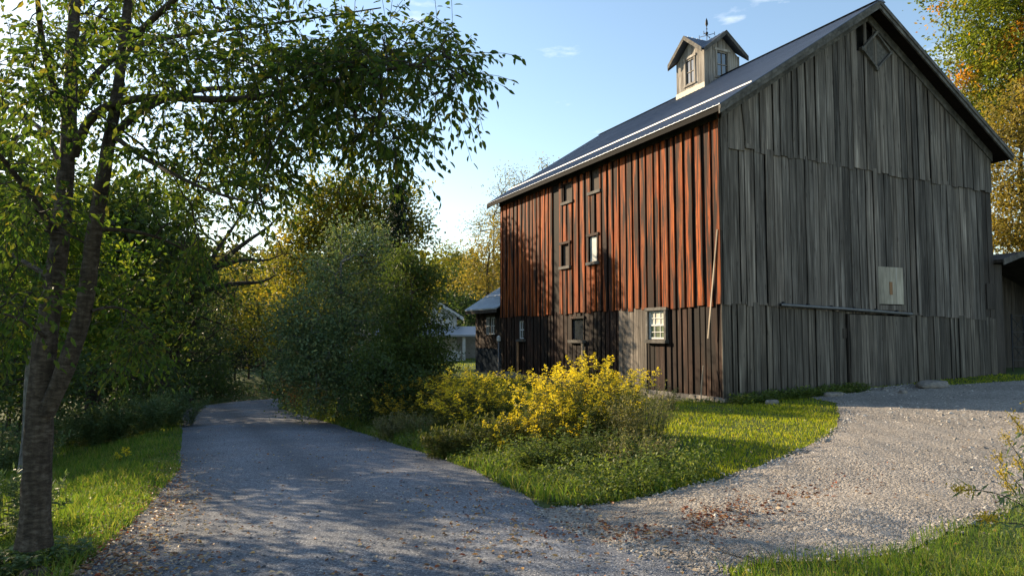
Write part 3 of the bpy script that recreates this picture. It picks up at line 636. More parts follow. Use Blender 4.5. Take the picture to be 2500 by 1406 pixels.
# cross-gabled cupola roof: two crossing ridges
mb = MB(); tb = MB(); cmx, cmy = (cx0+cx1)/2, (cy0+cy1)/2; ov = .3; hx = (cx1-cx0)/2+.22; hy = (cy1-cy0)/2+.2; apx = czt+.80*.82+.12
def crz(d, hw): return apx-.80*d
Ly, Lx = (cy1-cy0)/2+ov, (cx1-cx0)/2+ov
def slab(pl, fz):                                # thick sloping panel over a four-cornered plan
    q = np.array([(x, y, fz(x, y)+dz) for dz in (0, .05) for x, y in pl]); mb.hexa(q[[0, 1, 3, 2, 4, 5, 7, 6]])
for s in (-1, 1):
    for e in (-1, 1):
        zA = lambda x, y: apx-.80*abs(x-cmx); zB = lambda x, y: apx-.80*abs(y-cmy)
        slab([(cmx, cmy), (cmx, cmy+e*Ly), (cmx+s*hx, cmy+e*Ly), (cmx+s*hx, cmy+e*hx)], zA)
        slab([(cmx, cmy), (cmx+s*Lx, cmy), (cmx+s*Lx, cmy+e*hy), (cmx+s*hy, cmy+e*hy)], zB)
        for k in range(1, 5):
            d_ = k*.22+.06
            xe = min(hx, d_); mb.hexa([(cmx+s*xx, cmy+e*d_+g, apx-.80*xx+dz) for dz in (.05, .066) for g in (-.014, .014) for xx in (0, xe)])
            xe = min(hy, d_); mb.hexa([(cmx+s*d_+g, cmy+e*q, apx-.80*q+dz) for dz in (.05, .066) for g in (-.014, .014) for q in (0, xe)])
    for y in (cy0-ov-.025, cy1+ov-.005): tb.hexa([(cmx+s*xx, yy_, crz(xx, hx)+dz) for dz in (-.12, .055) for yy_ in (y, y+.03) for xx in (0, hx+.02)])
    for x in (cx0-ov-.025, cx1+ov-.005): tb.hexa([(x_, cmy+s*q, crz(q, hy)+dz) for dz in (-.12, .055) for x_ in (x, x+.03) for q in (0, hy+.02)])
mb.build('cupola_roof', M['roof'], cup); tb.build('cupola_rake', M['trim_wood'], cup)
# weathervane
mb = MB(); bz0 = apx
mb.tube([(cmx, cmy, bz0-.1), (cmx, cmy, bz0+.95)], .014, 8)
mb.tube([(cmx, cmy, bz0+z) for z in (.28, .33, .38, .43)], [.01, .055, .055, .01], 10); mb.tube([(cmx, cmy, bz0+z) for z in (.5, .53, .56)], [.01, .035, .01], 10)
mb.tube([(cmx, cmy, bz0+z) for z in (.62, .72, .85, .97)], [.012, .06, .045, .004], 8)
for a in (0, math.pi/2):
    c, s_ = math.cos(a+.5), math.sin(a+.5)
    mb.tube([(cmx-.3*c, cmy-.3*s_, bz0+.27), (cmx+.3*c, cmy+.3*s_, bz0+.27)], .012, 6)
    for e in (-1, 1):
        p = np.array([cmx+.3*c*e, cmy+.3*s_*e, bz0+.27])
        mb.tube([p+(0, 0, -.07), p+(.02*c*e, .02*s_*e, -.03), p+(0, 0, 0), p+(.02*c*e, .02*s_*e, .03), p+(0, 0, .07)], .012, 6)
mb.build('weathervane', M['black_iron'], barn, smooth=True)
# ---- lean-to continuing behind the barn
shed = thing('rear_shed', 'low dark board shed with pale ribbed roof at the far end of the barn', 'shed', (X0, Y0+BL, 0))
a0, a1 = .03, 3.45; sx0, sx1 = .2, 6.0; ez, ex = 2.78, -.25; ssl = .62
srz = lambda x: ez+ssl*(x-ex)
mb = MB(); br = breaks(a0, a1, .16, .28, (1.0, 2.15))
for a, b in zip(br[:-1], br[1:]):
    o = random.uniform(0, .02); hl = [(1.0, 2.15, 1.62, 2.4)]
    holecut(mb, lambda s, o, z: (sx0-o, s, z), a+.004, b-.004, .98+random.uniform(-.03, .03), 2.93, o, o+.025, hl)
br = breaks(sx0, sx1, .2, .3)
for a, b in zip(br[:-1], br[1:]): board(mb, lambda s, o, z: (s, a1+o, z), a, b, -.3, srz(a)-.1, 0, .03, 0, None, srz(b)-.1)
mb.build('siding', M['side_low'], shed)
mb = MB(); mb.box(sx0+.04, sx1, a0, a1-.02, -.3, 2.85); mb.hexa([(x, y, z+(srz(x)-.15)*(z == 0)+2.85*0) for z in (2.85, 0) for y in (a0, a1-.02) for x in (sx0+.04, sx1)]); mb.build('dark_core', M['void'], shed)
mb = MB(); mb.box(sx0-.05, sx0+.03, a0+.02, a1-.02, -.5, .96); mb.build('tar_paper_skirt', M['tar'], shed)
mb = MB(); mb.hexa([(x, y, srz(x)+dz) for dz in (-.05, 0) for y in (0.0, a1+.45) for x in (ex, sx1)])
y = .05
while y < a1+.45: mb.hexa([(x, y+s*w_, srz(x)+dz) for dz, w_ in ((.001, .03), (.03, .016)) for s in (-1, 1) for x in (ex-.01, sx1)]); y += .2
rf = mb.build('ribbed_roof', M['roof_pale'], shed)
mb = MB(); mb.hexa([(x, y, srz(x)+dz) for dz in (.032, .05) for y in (0, a1+.44) for x in (.78, .84)]); mb.build('lap_strip', M['strip'], rf)
mb = MB(); mb.box(ex+.02, ex+.06, .05, a1+.42, ez-.2, ez-.055); mb.hexa([(x, y, srz(x)+dz) for dz in (-.2, -.052) for y in (a1+.40, a1+.44) for x in (ex+.06, sx1)]); mb.build('fascia', M['dark_wood'], shed)
for (w0, w1) in ((1.06, 1.54), (1.62, 2.1)):
    f = MB(); f.box(sx0-.05, sx0+.0, w0-.05, w0, 1.62, 2.4); f.box(sx0-.05, sx0, w1, w1+.04, 1.62, 2.4); f.box(sx0-.06, sx0, w0-.05, w1+.05, 2.4, 2.5); f.box(sx0-.08, sx0, w0-.05, w1+.05, 1.55, 1.62)
    fo_ = f.build('window', M['dark_wood'], shed)
    p = MB(); p.box(sx0+.0, sx0+.02, w0, w1, 1.62, 2.4); p.build('pane', M['glass'], fo_)
    m = MB(); m.box(sx0-.03, sx0-.005, w0, w0+.035, 1.62, 2.4); m.box(sx0-.03, sx0-.005, w1-.035, w1, 1.62, 2.4)
    m.box(sx0-.032, sx0-.006, w0+.035, w1-.035, 1.62, 1.66); m.box(sx0-.032, sx0-.006, w0+.035, w1-.035, 2.36, 2.4); m.box(sx0-.028, sx0-.006, w0+.035, w1-.035, 1.99, 2.02); m.box(sx0-.026, sx0-.007, (w0+w1)/2-.012, (w0+w1)/2+.012, 1.66, 2.36)
    m.build('sash', M['white'], fo_)
# ---- lean-to on the right side of the barn
rs = thing('side_shed', 'dark lean-to with deep roof overhang against the right end of the barn', 'shed', (X0+BW, Y0, 0))
lz = lambda x: 4.32-.33*max(0, x-1.0)-.30*max(0, 1.0-x)
mb = MB(); br = breaks(.02, 8, .16, .28)
for a, b in zip(br[:-1], br[1:]): o = random.uniform(0, .015); board(mb, lambda s, o, z: (s, 1.2-o, z), a+.005, b-.005, .3+random.uniform(0, .06), lz(a)-.12, o, o+.025, 0, None, lz(b)-.12)
mb.build('siding', M['dark_wood'], rs)
mb = MB(); mb.box(.02, 8, 1.24, 6, 0, 2.0); mb.build('dark_core', M['void'], rs)
mb = MB()
for (xa, xb) in ((.05, 1.0), (1.0, 8.4)): mb.hexa([(x, y, lz(x)+dz) for dz in (-.1, 0) for y in (-.35, 6) for x in (xa, xb)])
mb.build('roof', M['dark_wood'], rs)
mb = MB()
for (xa, xb) in ((.0, 1.0), (1.0, 8.4)): mb.hexa([(x, y, lz(x)+dz) for dz in (-.17, .02) for y in (-.4, -.355) for x in (xa, xb)])
mb.build('rake_board', M['trim_wood'], rs)
mb = MB(); mb.box(.06, .4, -.03, .03, .2, 3.9); mb.box(.42, .47, -.02, 1.15, .2, 3.9); mb.build('corner_post', M['dark_wood'], rs)
# ---- white farmhouse beyond the lawn
hb = P(985, 884, 50); hz = tz(hb[0], hb[1])
house = thing('farmhouse', 'white gabled farmhouse with columned porch half hidden behind the bushes', 'house', (hb[0], hb[1], hz))
house.rotation_euler = (0, 0, -PHI+.12)
hw = 3.7; he = 3.6; hr = 5.9
mb = MB(); k = 0; z = .3
while z < hr-.15:
    w = hw if z < he else hw*(hr-z)/(hr-he); mb.hexa([(x, y, zz) for zz in (z, z+.14) for y in (-.02 if zz > z else -.035, 8) for x in (-w, w)]); z += .14
mb.build('clapboard_wall', M['white'], house)
mb = MB()
for s in (-1, 1): mb.hexa([(s*x, y, he+(hr-he)*(1-x/hw)+dz) for dz in (.05, .18) for y in (-.4, 8.4) for x in (0, hw+.45)])
mb.build('roof', M['tar'], house)
mb = MB()
for s in (-1, 1): mb.hexa([(s*x, y, he+(hr-he)*(1-x/hw)+dz) for dz in (-.15, .1) for y in (-.45, -.4) for x in (0, hw+.47)])
mb.build('bargeboard', M['white'], house)
for (x, z) in ((-1.4, 3.3), (1.4, 3.3), (0, 1.0)):
    mb = MB(); mb.box(x-.45, x+.45, -.07, -.02, z, z+1.3); w_ = mb.build('window', M['white'], house)
    mb = MB(); mb.box(x-.36, x+.36, -.085, -.072, z+.1, z+1.2); mb.build('pane', M['glass'], w_)
mb = MB(); mb.box(-4.2, 5.6, -2.4, -.05, 0.0, .32); mb.box(3.75, 5.6, -.05, 4, 0, .3); mb.build('porch_floor', M['white'], house)
mb = MB(); mb.hexa([(x, y, z+dz) for dz in (0, .12) for y, z in ((-2.6, 2.05), (0, 2.65)) for x in (-4.3, 5.8)]); mb.box(3.76, 5.8, -.0, 4.2, 2.5, 2.65); mb.build('porch_roof', M['strip'], house)
mb = MB(); mb.box(3.75, 5.4, .6, 3.9, .3, 2.5); mb.build('porch_wall', M['concrete'], house)
mb = MB(); mb.box(-4.2, 3.9, -2.4, -2.34, .32, 1.1); mb.build('porch_railing', M['white'], house)
for x in (-4.0, -1.9, .2, 2.3, 4.1, 5.3):
    mb = MB(); mb.box(x-.1, x+.1, -2.42, -2.22, .3, 2.1); mb.build('porch_column', M['white'], house)
# ---- small things near the barn
a = np.array([X0-.35, Y0+.55]); b0 = tz(*a)
mb = MB(); mb.tube([(0, 0, -.15), (.05, -.0, .5), (.13, .02, .98)], [.018, .018, .012], 7)
o = mb.build('wooden_stake', M['pale_wood']); o.location = (a[0], a[1], b0); tag(o, 'pale thin stake leaning beside the barn corner', 'stake')
def rock(name, label, p, sx, sy, sz, mat='stone', rot=0, group=None):
    import bmesh
    bm = bmesh.new(); bmesh.ops.create_icosphere(bm, subdivisions=3, radius=1)
    sd = rng.normal(size=3)*10
    for v in bm.verts:
        c = v.co; nn = math.sin(c.x*3+sd[0])*math.sin(c.y*3.3+sd[1])*math.sin(c.z*2.7+sd[2])
        q = max(-.72, min(.72, c.z*1.2)); c.z = q; r = 1+.22*nn; c.x *= r; c.y *= r; c.x *= sx; c.y *= sy; c.z *= sz
    me = bpy.data.meshes.new(name); bm.to_mesh(me); bm.free(); me.materials.append(M[mat]); o = bpy.data.objects.new(name, me); COL.objects.link(o)
    o.location = p; o.rotation_euler = (0, 0, rot); return tag(o, label, 'stone', group)
g = G(2278, 946); rock('stepping_stone', 'flat grey stone slab lying by the foot of the gable wall right of the door', (g[0], g[1], g[2]+.08), .62, .34, .16, rot=.2)
g = G(2035, 968); rock('field_stone', 'rough flat stone in the grass left of the door foot', (g[0], g[1], g[2]+.03), .3, .18, .12)
g = G(2205, 962); rock('field_stone', 'small pale rock on the gravel in front of the sliding door', (g[0], g[1], g[2]+.04), .12, .1, .09)
g = G(1885, 985); rock('field_stone', 'low stone in the weeds along the foot of the gable wall', (g[0], g[1], g[2]+.03), .22, .12, .09)
# iron trellis standing before the right lean-to
g = G(2492, 905); t0 = thing('iron_trellis', 'black iron trellis standing before the right lean-to wall', 'trellis', (g[0]+.3, g[1], g[2]))
mb = MB()
for x in (-.65, 0, .65):
    mb.tube([(x*1.1, 0, -.05), (x, 0.02, 1.9)], .022, 6)
for z in (.35, .8, 1.3, 1.85): mb.tube([(-.72+z*.03, .01, z), (.72-z*.03, .01, z)], .016, 6)
mb.build('frame', M['black_iron'], t0, smooth=True)
mb = MB()
for k, z in enumerate((.35, .8, 1.3)):
    for x in (-.65, 0): mb.tube([(x, .01, z), (x+.65, .01, z+.5)], .011, 5); mb.tube([(x+.65, .012, z), (x, .012, z+.5)], .011, 5)
mb.build('lattice', M['black_iron'], t0, smooth=True)

# ------------------------------------------------------------------ trees
def resample(pts, step):
    pts = np.asarray(pts, float); d = np.concatenate([[0], np.cumsum(np.linalg.norm(np.diff(pts[:, :3], axis=0), axis=1))])
    n = max(2, int(math.ceil(d[-1]/step))+1); t = np.linspace(0, d[-1], n)
    # smooth (Catmull-like) through a dense linear interpolation then averaging
    out = np.stack([np.interp(t, d, pts[:, k]) for k in range(pts.shape[1])], 1)
    for _ in range(2): out[1:-1] = out[1:-1]*.5+(out[:-2]+out[2:])*.25
    return out
def grow(limbs, attr, step=.35, rtip=.006, lift=.25, power=.42, sag=0.0):
    """limbs: arrays (n,4) x y z r. Branches run from the nearest wood to every attractor."""
    NP = np.concatenate([l[:, :3] for l in limbs]); PAR = [-1]*len(NP); base_n = len(NP)
    pos = list(NP); dep = [0.0]*len(NP)
    d0 = np.array([np.min(((NP-a)**2).sum(1)) for a in attr]); order = np.argsort(d0)
    arr = np.zeros((base_n+len(attr)*14, 3)); arr[:base_n] = NP; n = base_n
    dd = np.zeros(len(arr)); tips = []; dirs = []
    for k in order:
        a = attr[k]; dist = np.sqrt(((arr[:n]-a)**2).sum(1)); cost = dist+0.35*dd[:n]+0.5*np.maximum(0, arr[:n, 2]-a[2])
        j = int(cost.argmin()); L = dist[j]; m = int(min(10, max(2, math.ceil(L/step))))
        p0 = arr[j]; prev = j
        for q in range(1, m+1):
            t = q/m; p = p0+(a-p0)*t; p = p+np.array([0, 0, 1])*(lift*L*math.sin(math.pi*t)*.5-sag*L*t*t)
            if q < m: p = p+rng.normal(0, .04*L/m**.5, 3)
            arr[n] = p; PAR.append(prev); dd[n] = dd[prev]+L/m; prev = n; n += 1
            if n >= len(arr)-2: break
        tips.append(prev); dirs.append(arr[prev]-arr[PAR[prev]])
    arr = arr[:n]; cnt = np.zeros(n)
    for t in tips: cnt[t] += 1
    for i in range(n-1, base_n-1, -1): cnt[PAR[i]] += cnt[i]
    E = np.arange(base_n, n); PA = np.array(PAR)[E]
    r = rtip*np.maximum(cnt, 1)**power
    rp = np.where(PA >= base_n, r[PA], r[E]*1.1); rp = np.minimum(rp, r[E]*1.5)
    return arr, E, PA, r[E], rp, np.array(tips), np.array(dirs)
def limb(px, r0, r1=None, D=None):
    """limb through photo points (x, y, distance)"""
    pts = np.array([P(x, y, d) for x, y, d in px]); r = np.array(r0, float) if r1 is None else np.linspace(r0, r1, len(pts))
    return np.concatenate([pts, r[:, None]], 1)
def blob_attr(blobs, dens):
    out = []
    for (c, R, w) in blobs:
        n = max(4, int(dens*w)); d = rdir(n); rr = rng.uniform(.25, 1, n)**.45; ph = rng.uniform(0, 6, 3)
        rr = rr*(1+.28*np.sin(d[:, 0]*4+ph[0])*np.sin(d[:, 2]*4+ph[1])+.16*np.sin(d[:, 1]*7+d[:, 2]*6+ph[2]))*np.where(rng.uniform(0, 1, n) < .07, 1.22, 1)
        out.append(np.asarray(c)+d*rr[:, None]*np.asarray(R))
    return np.concatenate(out)
def leafcloud(mb, att, per, spread, L, Wd, droop=.25, flat=.6, oval=False):
    n = len(att)*per; p = np.repeat(att, per, 0)+rng.normal(0, 1, (n, 3))*np.array([spread, spread, spread*.75])
    ax = rdir(n); ax[:, 2] -= droop; nm = rdir(n)*flat; nm[:, 2] += .7
    leaves(mb, p, ax, nm, L*rng.uniform(.65, 1.25, n), Wd*rng.uniform(.7, 1.2, n), oval)
def tree(name, label, cat, base, blobs, lm, h=None, r=.18, dens=60, per=16, spread=.35, L=.16, Wd=.09, bark='bark_dark', lean=(0, 0), lift=.3, rtip=.012, group=None, forks=(), droop=.25, step=.6, oval=False, top=.8):
    """blobs: (px, py, D, rx_px, ry_px) crown lobes measured in the photo, at distance D"""
    B = []
    for (x, y, D, rx, ry) in blobs:
        R = np.array([rx*D/F, rx*D/F, ry*D/F]); B.append((P(x, y, D), R, R[0]*R[2]*1.0))
    base = np.array([base[0], base[1], tz(base[0], base[1])-.1])
    cz = max(b[0][2]+b[1][2]*.6 for b in B); cx = np.average([b[0][:2] for b in B], axis=0, weights=[b[2] for b in B])
    h = h or (cz-base[2])*top
    pts = []
    for t in np.linspace(0, 1, 8):
        xy = base[:2]+(cx-base[:2])*t**1.6+np.array(lean)*math.sin(t*math.pi)
        pts.append((*(xy+rng.normal(0, .05+.02*h*.1, 2)*(t > 0)), base[2]+h*t, r*(1-.8*t)*(1.25 if t == 0 else 1)))
    limbs = [resample(np.array(pts), .35)]
    for f in forks: limbs.append(resample(f, .35))
    att = blob_attr(B, dens)
    att = att[att[:, 2] > terrain(att[:, 0], att[:, 1])+.25]
    arr, E, PA, rr, rp, tips, dirs = grow(limbs, att, step, rtip, lift)
    root = thing(name, label, cat, base, group)
    mb = MB()
    for l in limbs: mb.tube(l[:, :3], l[:, 3], 9)
    mb.segs(arr[PA], arr[E], rp, rr, 4); mb.build('trunk', M[bark], root, True, base)
    mb = MB(); leafcloud(mb, arr[tips], int(per*LEAF), spread*1.08, L, Wd, droop, oval=oval); mb.build('crown', M[lm], root, False, base)
    return root
LEAF = 1.7
def bp(px, py, D): p = P(px, py, D); return (p[0], p[1])

# ---- the big two-stemmed tree in the left foreground
def cherry():
    main = limb([(84, 1335, 5.75), (90, 1150, 5.75), (98, 980, 5.75), (107, 850, 5.75), (135, 680, 5.8), (152, 540, 5.85), (163, 400, 5.9), (172, 250, 5.95), (178, 100, 6.0), (185, -60, 6.05), (200, -260, 6.1), (220, -480, 6.1)], [.108, .10, .098, .086, .068, .068, .06, .055, .047, .04, .03, .02])
    sec = limb([(112, 1010, 5.72), (150, 925, 5.7), (188, 820, 5.68), (212, 720, 5.66), (225, 600, 5.62), (245, 470, 5.6), (268, 340, 5.6), (290, 210, 5.6), (303, 90, 5.6), (318, -40, 5.6), (345, -250, 5.65), (360, -420, 5.7)], [.062, .068, .066, .062, .056, .052, .046, .04, .034, .03, .02, .012])
    Lm = [main, sec]
    add = lambda px, a, b: Lm.append(limb(px, a, b))
    add([(180, 380, 5.9), (205, 300, 5.8), (250, 262, 5.6), (330, 238, 5.4), (450, 240, 5.2), (560, 247, 5.1), (650, 236, 5.0), (760, 208, 4.9), (900, 180, 4.8), (1010, 160, 4.7), (1090, 140, 4.65)], .042, .007)
    add([(262, 350, 5.6), (300, 300, 5.5), (360, 258, 5.7), (450, 222, 6.0), (560, 213, 6.3), (680, 216, 6.6), (800, 228, 6.9), (920, 250, 7.1)], .038, .007)
    add([(185, 260, 5.95), (225, 185, 6.0), (300, 118, 6.1), (400, 92, 6.3), (520, 78, 6.5), (660, 60, 6.8), (800, 40, 7.0), (930, 20, 7.2)], .032, .007)
    add([(275, 330, 5.6), (340, 380, 5.2), (430, 430, 4.8), (540, 480, 4.6), (640, 500, 4.5)], .022, .006)
    add([(235, 560, 5.6), (320, 560, 5.9), (420, 590, 6.3), (500, 640, 6.6)], .02, .006)
    add([(140, 590, 5.8), (110, 520, 5.7), (60, 460, 5.5), (0, 372, 5.2), (-90, 300, 4.9)], .035, .01)
    add([(158, 430, 5.9), (120, 330, 6.1), (60, 285, 6.4), (-10, 250, 6.7), (-100, 230, 7)], .03, .008)
    add([(166, 300, 5.9), (130, 210, 5.6), (100, 100, 5.3), (92, 0, 5.0), (80, -120, 4.8)], .035, .01)
    add([(128, 680, 5.8), (60, 640, 6.2), (-20, 590, 6.6), (-120, 560, 7)], .025, .008)
    add([(300, 120, 5.6), (380, 40, 5.3), (470, -40, 5.0), (600, -110, 4.8), (760, -140, 4.7)], .03, .008)
    add([(182, 20, 6.0), (260, -80, 6.5), (400, -180, 7.0), (560, -260, 7.4)], .03, .008)
    add([(172, 200, 5.95), (200, 100, 6.6), (260, 20, 7.4), (350, -60, 8.2)], .03, .008)
    add([(118, 830, 5.75), (60, 780, 5.4), (-10, 760, 5.1)], .018, .006)
    add([(222, 760, 5.66), (270, 740, 5.9), (330, 760, 6.2), (360, 800, 6.3)], .014, .005)
    limbs = [resample(l, .10 if k < 2 else .16) for k, l in enumerate(Lm)]
    # where the foliage is: lobes in the photo with their distance and depth spread
    A = []
    def reg(n, x, y, sx, sy, D, sD):
        n = int(n*.86)
        u = rdir(n); rr = rng.uniform(.0, 1, n)**.5
        for k in range(n):
            A.append(P(x+u[k, 0]*rr[k]*sx, y+u[k, 1]*rr[k]*sy, max(4.3, D+u[k, 2]*sD)))
    reg(105, 480, 130, 330, 190, 6.0, 1.7)
    reg(90, 760, 170, 270, 150, 5.6, 1.5)
    reg(52, 930, 140, 160, 85, 5.0, .8)
    reg(26, 1085, 170, 80, 100, 4.8, .45)
    reg(48, 770, 295, 240, 95, 5.6, 1.3)
    reg(26, 950, 330, 85, 80, 5.2, .6)
    reg(60, -30, 620, 130, 140, 8, 1.2)
    reg(20, -60, 800, 110, 80, 7, 1)
    reg(64, 510, 360, 240, 120, 5.6, 1.2)
    reg(60, 100, 200, 200, 200, 6, 1.6)
    reg(48, 60, 480, 170, 150, 5.8, 1.5)
    reg(24, 470, 560, 130, 130, 6.1, .9)
    reg(14, 330, 830, 60, 50, 6.1, .5)
    reg(11, 320, 700, 110, 90, 6.2, .8)
    reg(13, 640, 440, 100, 50, 5.2, .9)
    reg(16, 30, 740, 120, 120, 5.6, 1.0)
    reg(70, 600, -120, 420, 120, 5.8, 1.6)
    reg(60, 200, -160, 300, 200, 6, 2)
    reg(50, 250, 60, 250, 120, 7.6, 1.4)
    A = np.array(A)
    arr, E, PA, rr, rp, tips, dirs = grow(limbs, A, .13, .0028, .15, .46)
    base = np.array([*limbs[0][0, :2], tz(*limbs[0][0, :2])])
    root = thing('cherry_tree', 'two stemmed dark barked tree leaning over the left edge of the road in the foreground', 'tree', base)
    mb = MB()
    for k, l in enumerate(limbs):
        l = l.copy(); w = 1+.035*np.sin(np.arange(len(l))*1.7+k)
        if k == 0: w = w+.16*np.exp(-np.maximum(0, l[:, 2]-l[0, 2])/.10)
        s0 = len(mb.v); mb.tube(l[:, :3], l[:, 3]*w, 28 if k < 2 else 8)
        if k < 2:                              # ridged bark and a lobed foot
            V = mb.v[s0]; ring = V.reshape(-1, 28, 3); c = ring.mean(1, keepdims=True); an = np.arange(28)/28*6.283
            rid = rng.normal(0, .028, ring.shape[:2])+.03*np.sin(an*7+np.linspace(0, 9, len(ring))[:, None])+.02*np.sin(an*11-np.linspace(0, 14, len(ring))[:, None])
            foot = .12*np.exp(-np.linspace(0, 1, len(ring))*len(ring)*.1/.18)[:, None]*np.sin(an*4+1)[None]*(k == 0)
            ring[:] = c+(ring-c)*(1+rid+foot)[:, :, None]
    for a in (-.9, .5, 1.7, 2.9, 4.3):
        e = np.array([math.cos(a), math.sin(a)]); q = [(*(base[:2]+e*d), tz(*(base[:2]+e*d))+h) for d, h in ((.03, .08), (.10, .03), (.2, .0), (.32, -.05))]
        mb.tube(q, [.045, .035, .025, .015], 8)
    mb.build('trunk', M['bark'], root, True, base)
    mb = MB(); mb.segs(arr[PA], arr[E], rp, rr, 5)
    # leafy twigs round every tip
    PT, AX = [], []
    for t, dv in zip(tips, dirs):
        dv = dv/(np.linalg.norm(dv)+1e-6); nodes = [t]
        nt = rng.integers(4, 7)
        for q in range(nt):
            d2 = unit(dv*.8+rng.normal(0, .62, 3)+np.array([0, 0, -.12])); Lt = rng.uniform(.16, .42)
            pts = [arr[t]+d2*Lt*s+np.array([0, 0, -.22*Lt*s*s]) for s in np.linspace(0, 1, 4)]
            mb.segs(pts[:-1], pts[1:], [.0022]*3, [.0016]*3, 3)
            m = int(Lt/.048)+1
            for s in range(m):
                f = (s+1)/m; p = arr[t]+d2*Lt*f+np.array([0, 0, -.22*Lt*f*f]); side = np.cross(d2, [0, 0, 1.]); side = side/(np.linalg.norm(side)+1e-6)*(1 if s % 2 else -1)
                PT.append(p); AX.append(d2*.55+side*.6+np.array([0, 0, -.55])+rng.normal(0, .3, 3))
    mb.build('twigs', M['bark_dark'], root, True, base)
    PT = np.array(PT); AX = np.array(AX); n = len(PT); nm = rng.normal(0, .5, (n, 3)); nm[:, 2] += .8
    mb = MB(); leaves(mb, PT+unit(AX)*.012, AX, nm, rng.uniform(.035, .09, n), rng.uniform(.02, .036, n), True, .14)
    mb.build('crown', M['l_cherry'], root, False, base); print('cherry leaves', n)
cherry()

# ---- woods on the left of the road
tree('young_maple', 'slender young tree with backlit lime green leaves behind the foreground trunk', 'tree', bp(62, 1010, 15),
     [(40, 560, 15, 190, 170), (190, 650, 15.5, 140, 130), (120, 780, 15, 140, 90), (300, 790, 16, 70, 60), (150, 378, 14.5, 120, 42)], 'l_lime', r=.10, dens=26, per=24, spread=.28, L=.15, Wd=.09, bark='bark_grey', rtip=.006, oval=True)
tree('woodland_tree', 'tall tree with leaning dark trunk at the left wood edge', 'tree', bp(222, 1000, 27),
     [(300, 640, 27, 190, 150), (150, 580, 28, 180, 130), (330, 800, 27, 120, 90), (260, 520, 28, 130, 100)], 'l_mid', r=.3, dens=18, per=30, spread=.5, L=.22, Wd=.14)
tree('young_maple', 'taller young tree with yellow green leaves seen between the foreground stems and the willow', 'tree', bp(345, 1000, 30),
     [(330, 590, 30, 140, 120), (400, 490, 30, 110, 70), (420, 650, 31, 70, 80)], 'l_lime', r=.14, dens=16, per=24, spread=.36, L=.18, Wd=.11, bark='bark_grey', rtip=.008, oval=True)
tree('shade_tree', 'leafy tree beyond the left edge of the picture near the road', 'tree', (-5.6, 12.4),
     [(-337, 470, 9.7, 320, 250), (-480, 560, 10.2, 260, 220), (-230, 330, 9.0, 200, 120)], 'l_mid', r=.14, dens=60, per=20, spread=.3, L=.13, Wd=.08, rtip=.006, oval=True)
tree('woodland_tree', 'broad dark tree standing at the far left edge of the wood', 'tree', bp(-40, 1010, 24),
     [(-80, 620, 24, 200, 200), (60, 780, 23, 140, 120), (20, 560, 25, 190, 120), (-180, 760, 22, 150, 150)], 'l_mid', r=.28, dens=18, per=30, spread=.5, L=.2, Wd=.13)
tree('woodland_tree', 'dark bushy tree between the two leaning trunks at the wood edge', 'tree', bp(275, 985, 32),
     [(210, 850, 32, 160, 90), (120, 880, 32, 130, 90), (360, 900, 34, 90, 70), (420, 820, 36, 110, 110)], 'l_dark', r=.25, dens=14, per=22, spread=.5, L=.22, Wd=.14)
wb_ = bp(372, 990, 31)
tree('willow_tree', 'old dark willow with bare crooked limbs reaching over the road', 'tree', wb_,
     [(560, 600, 31, 120, 60), (620, 640, 31, 80, 40), (470, 700, 31, 100, 90), (430, 560, 32, 130, 130), (560, 520, 32, 70, 50), (650, 560, 31.5, 40, 50), (440, 820, 31, 130, 90), (530, 780, 31, 70, 90)],
     'l_willow', r=.42, dens=16, per=10, spread=.42, L=.16, Wd=.035, rtip=.016, h=4.5,
     forks=[limb([(395, 900, 31), (430, 800, 31), (480, 720, 31), (540, 696, 31), (610, 690, 31), (645, 692, 31), (672, 672, 31)], .2, .03),
            limb([(430, 800, 31), (480, 700, 31), (540, 640, 31), (600, 590, 31), (650, 560, 31), (690, 520, 31)], .2, .02),
            limb([(480, 700, 31), (530, 610, 31.5), (580, 540, 32), (610, 480, 32)], .13, .02),
            limb([(540, 650, 31), (600, 630, 31), (650, 640, 31), (690, 620, 31)], .1, .02),
            limb([(420, 830, 31), (400, 700, 32), (420, 600, 33), (440, 480, 33)], .2, .03)])
tree('woodland_tree', 'dark shaded tree overhanging the far left of the road bend', 'tree', bp(455, 975, 44),
     [(440, 850, 42, 100, 80), (500, 880, 42, 80, 60), (400, 760, 44, 110, 90), (520, 770, 44, 60, 80)], 'l_dark', r=.3, dens=8, per=24, spread=.6, L=.26, Wd=.17)
tree('maple_tree', 'yellow green maple catching the sun above the road bend', 'tree', bp(520, 960, 53),
     [(560, 760, 53, 55, 85), (530, 820, 52, 60, 50), (585, 700, 53, 30, 40)], 'l_gold', r=.25, dens=9, per=26, spread=.6, L=.25, Wd=.18)
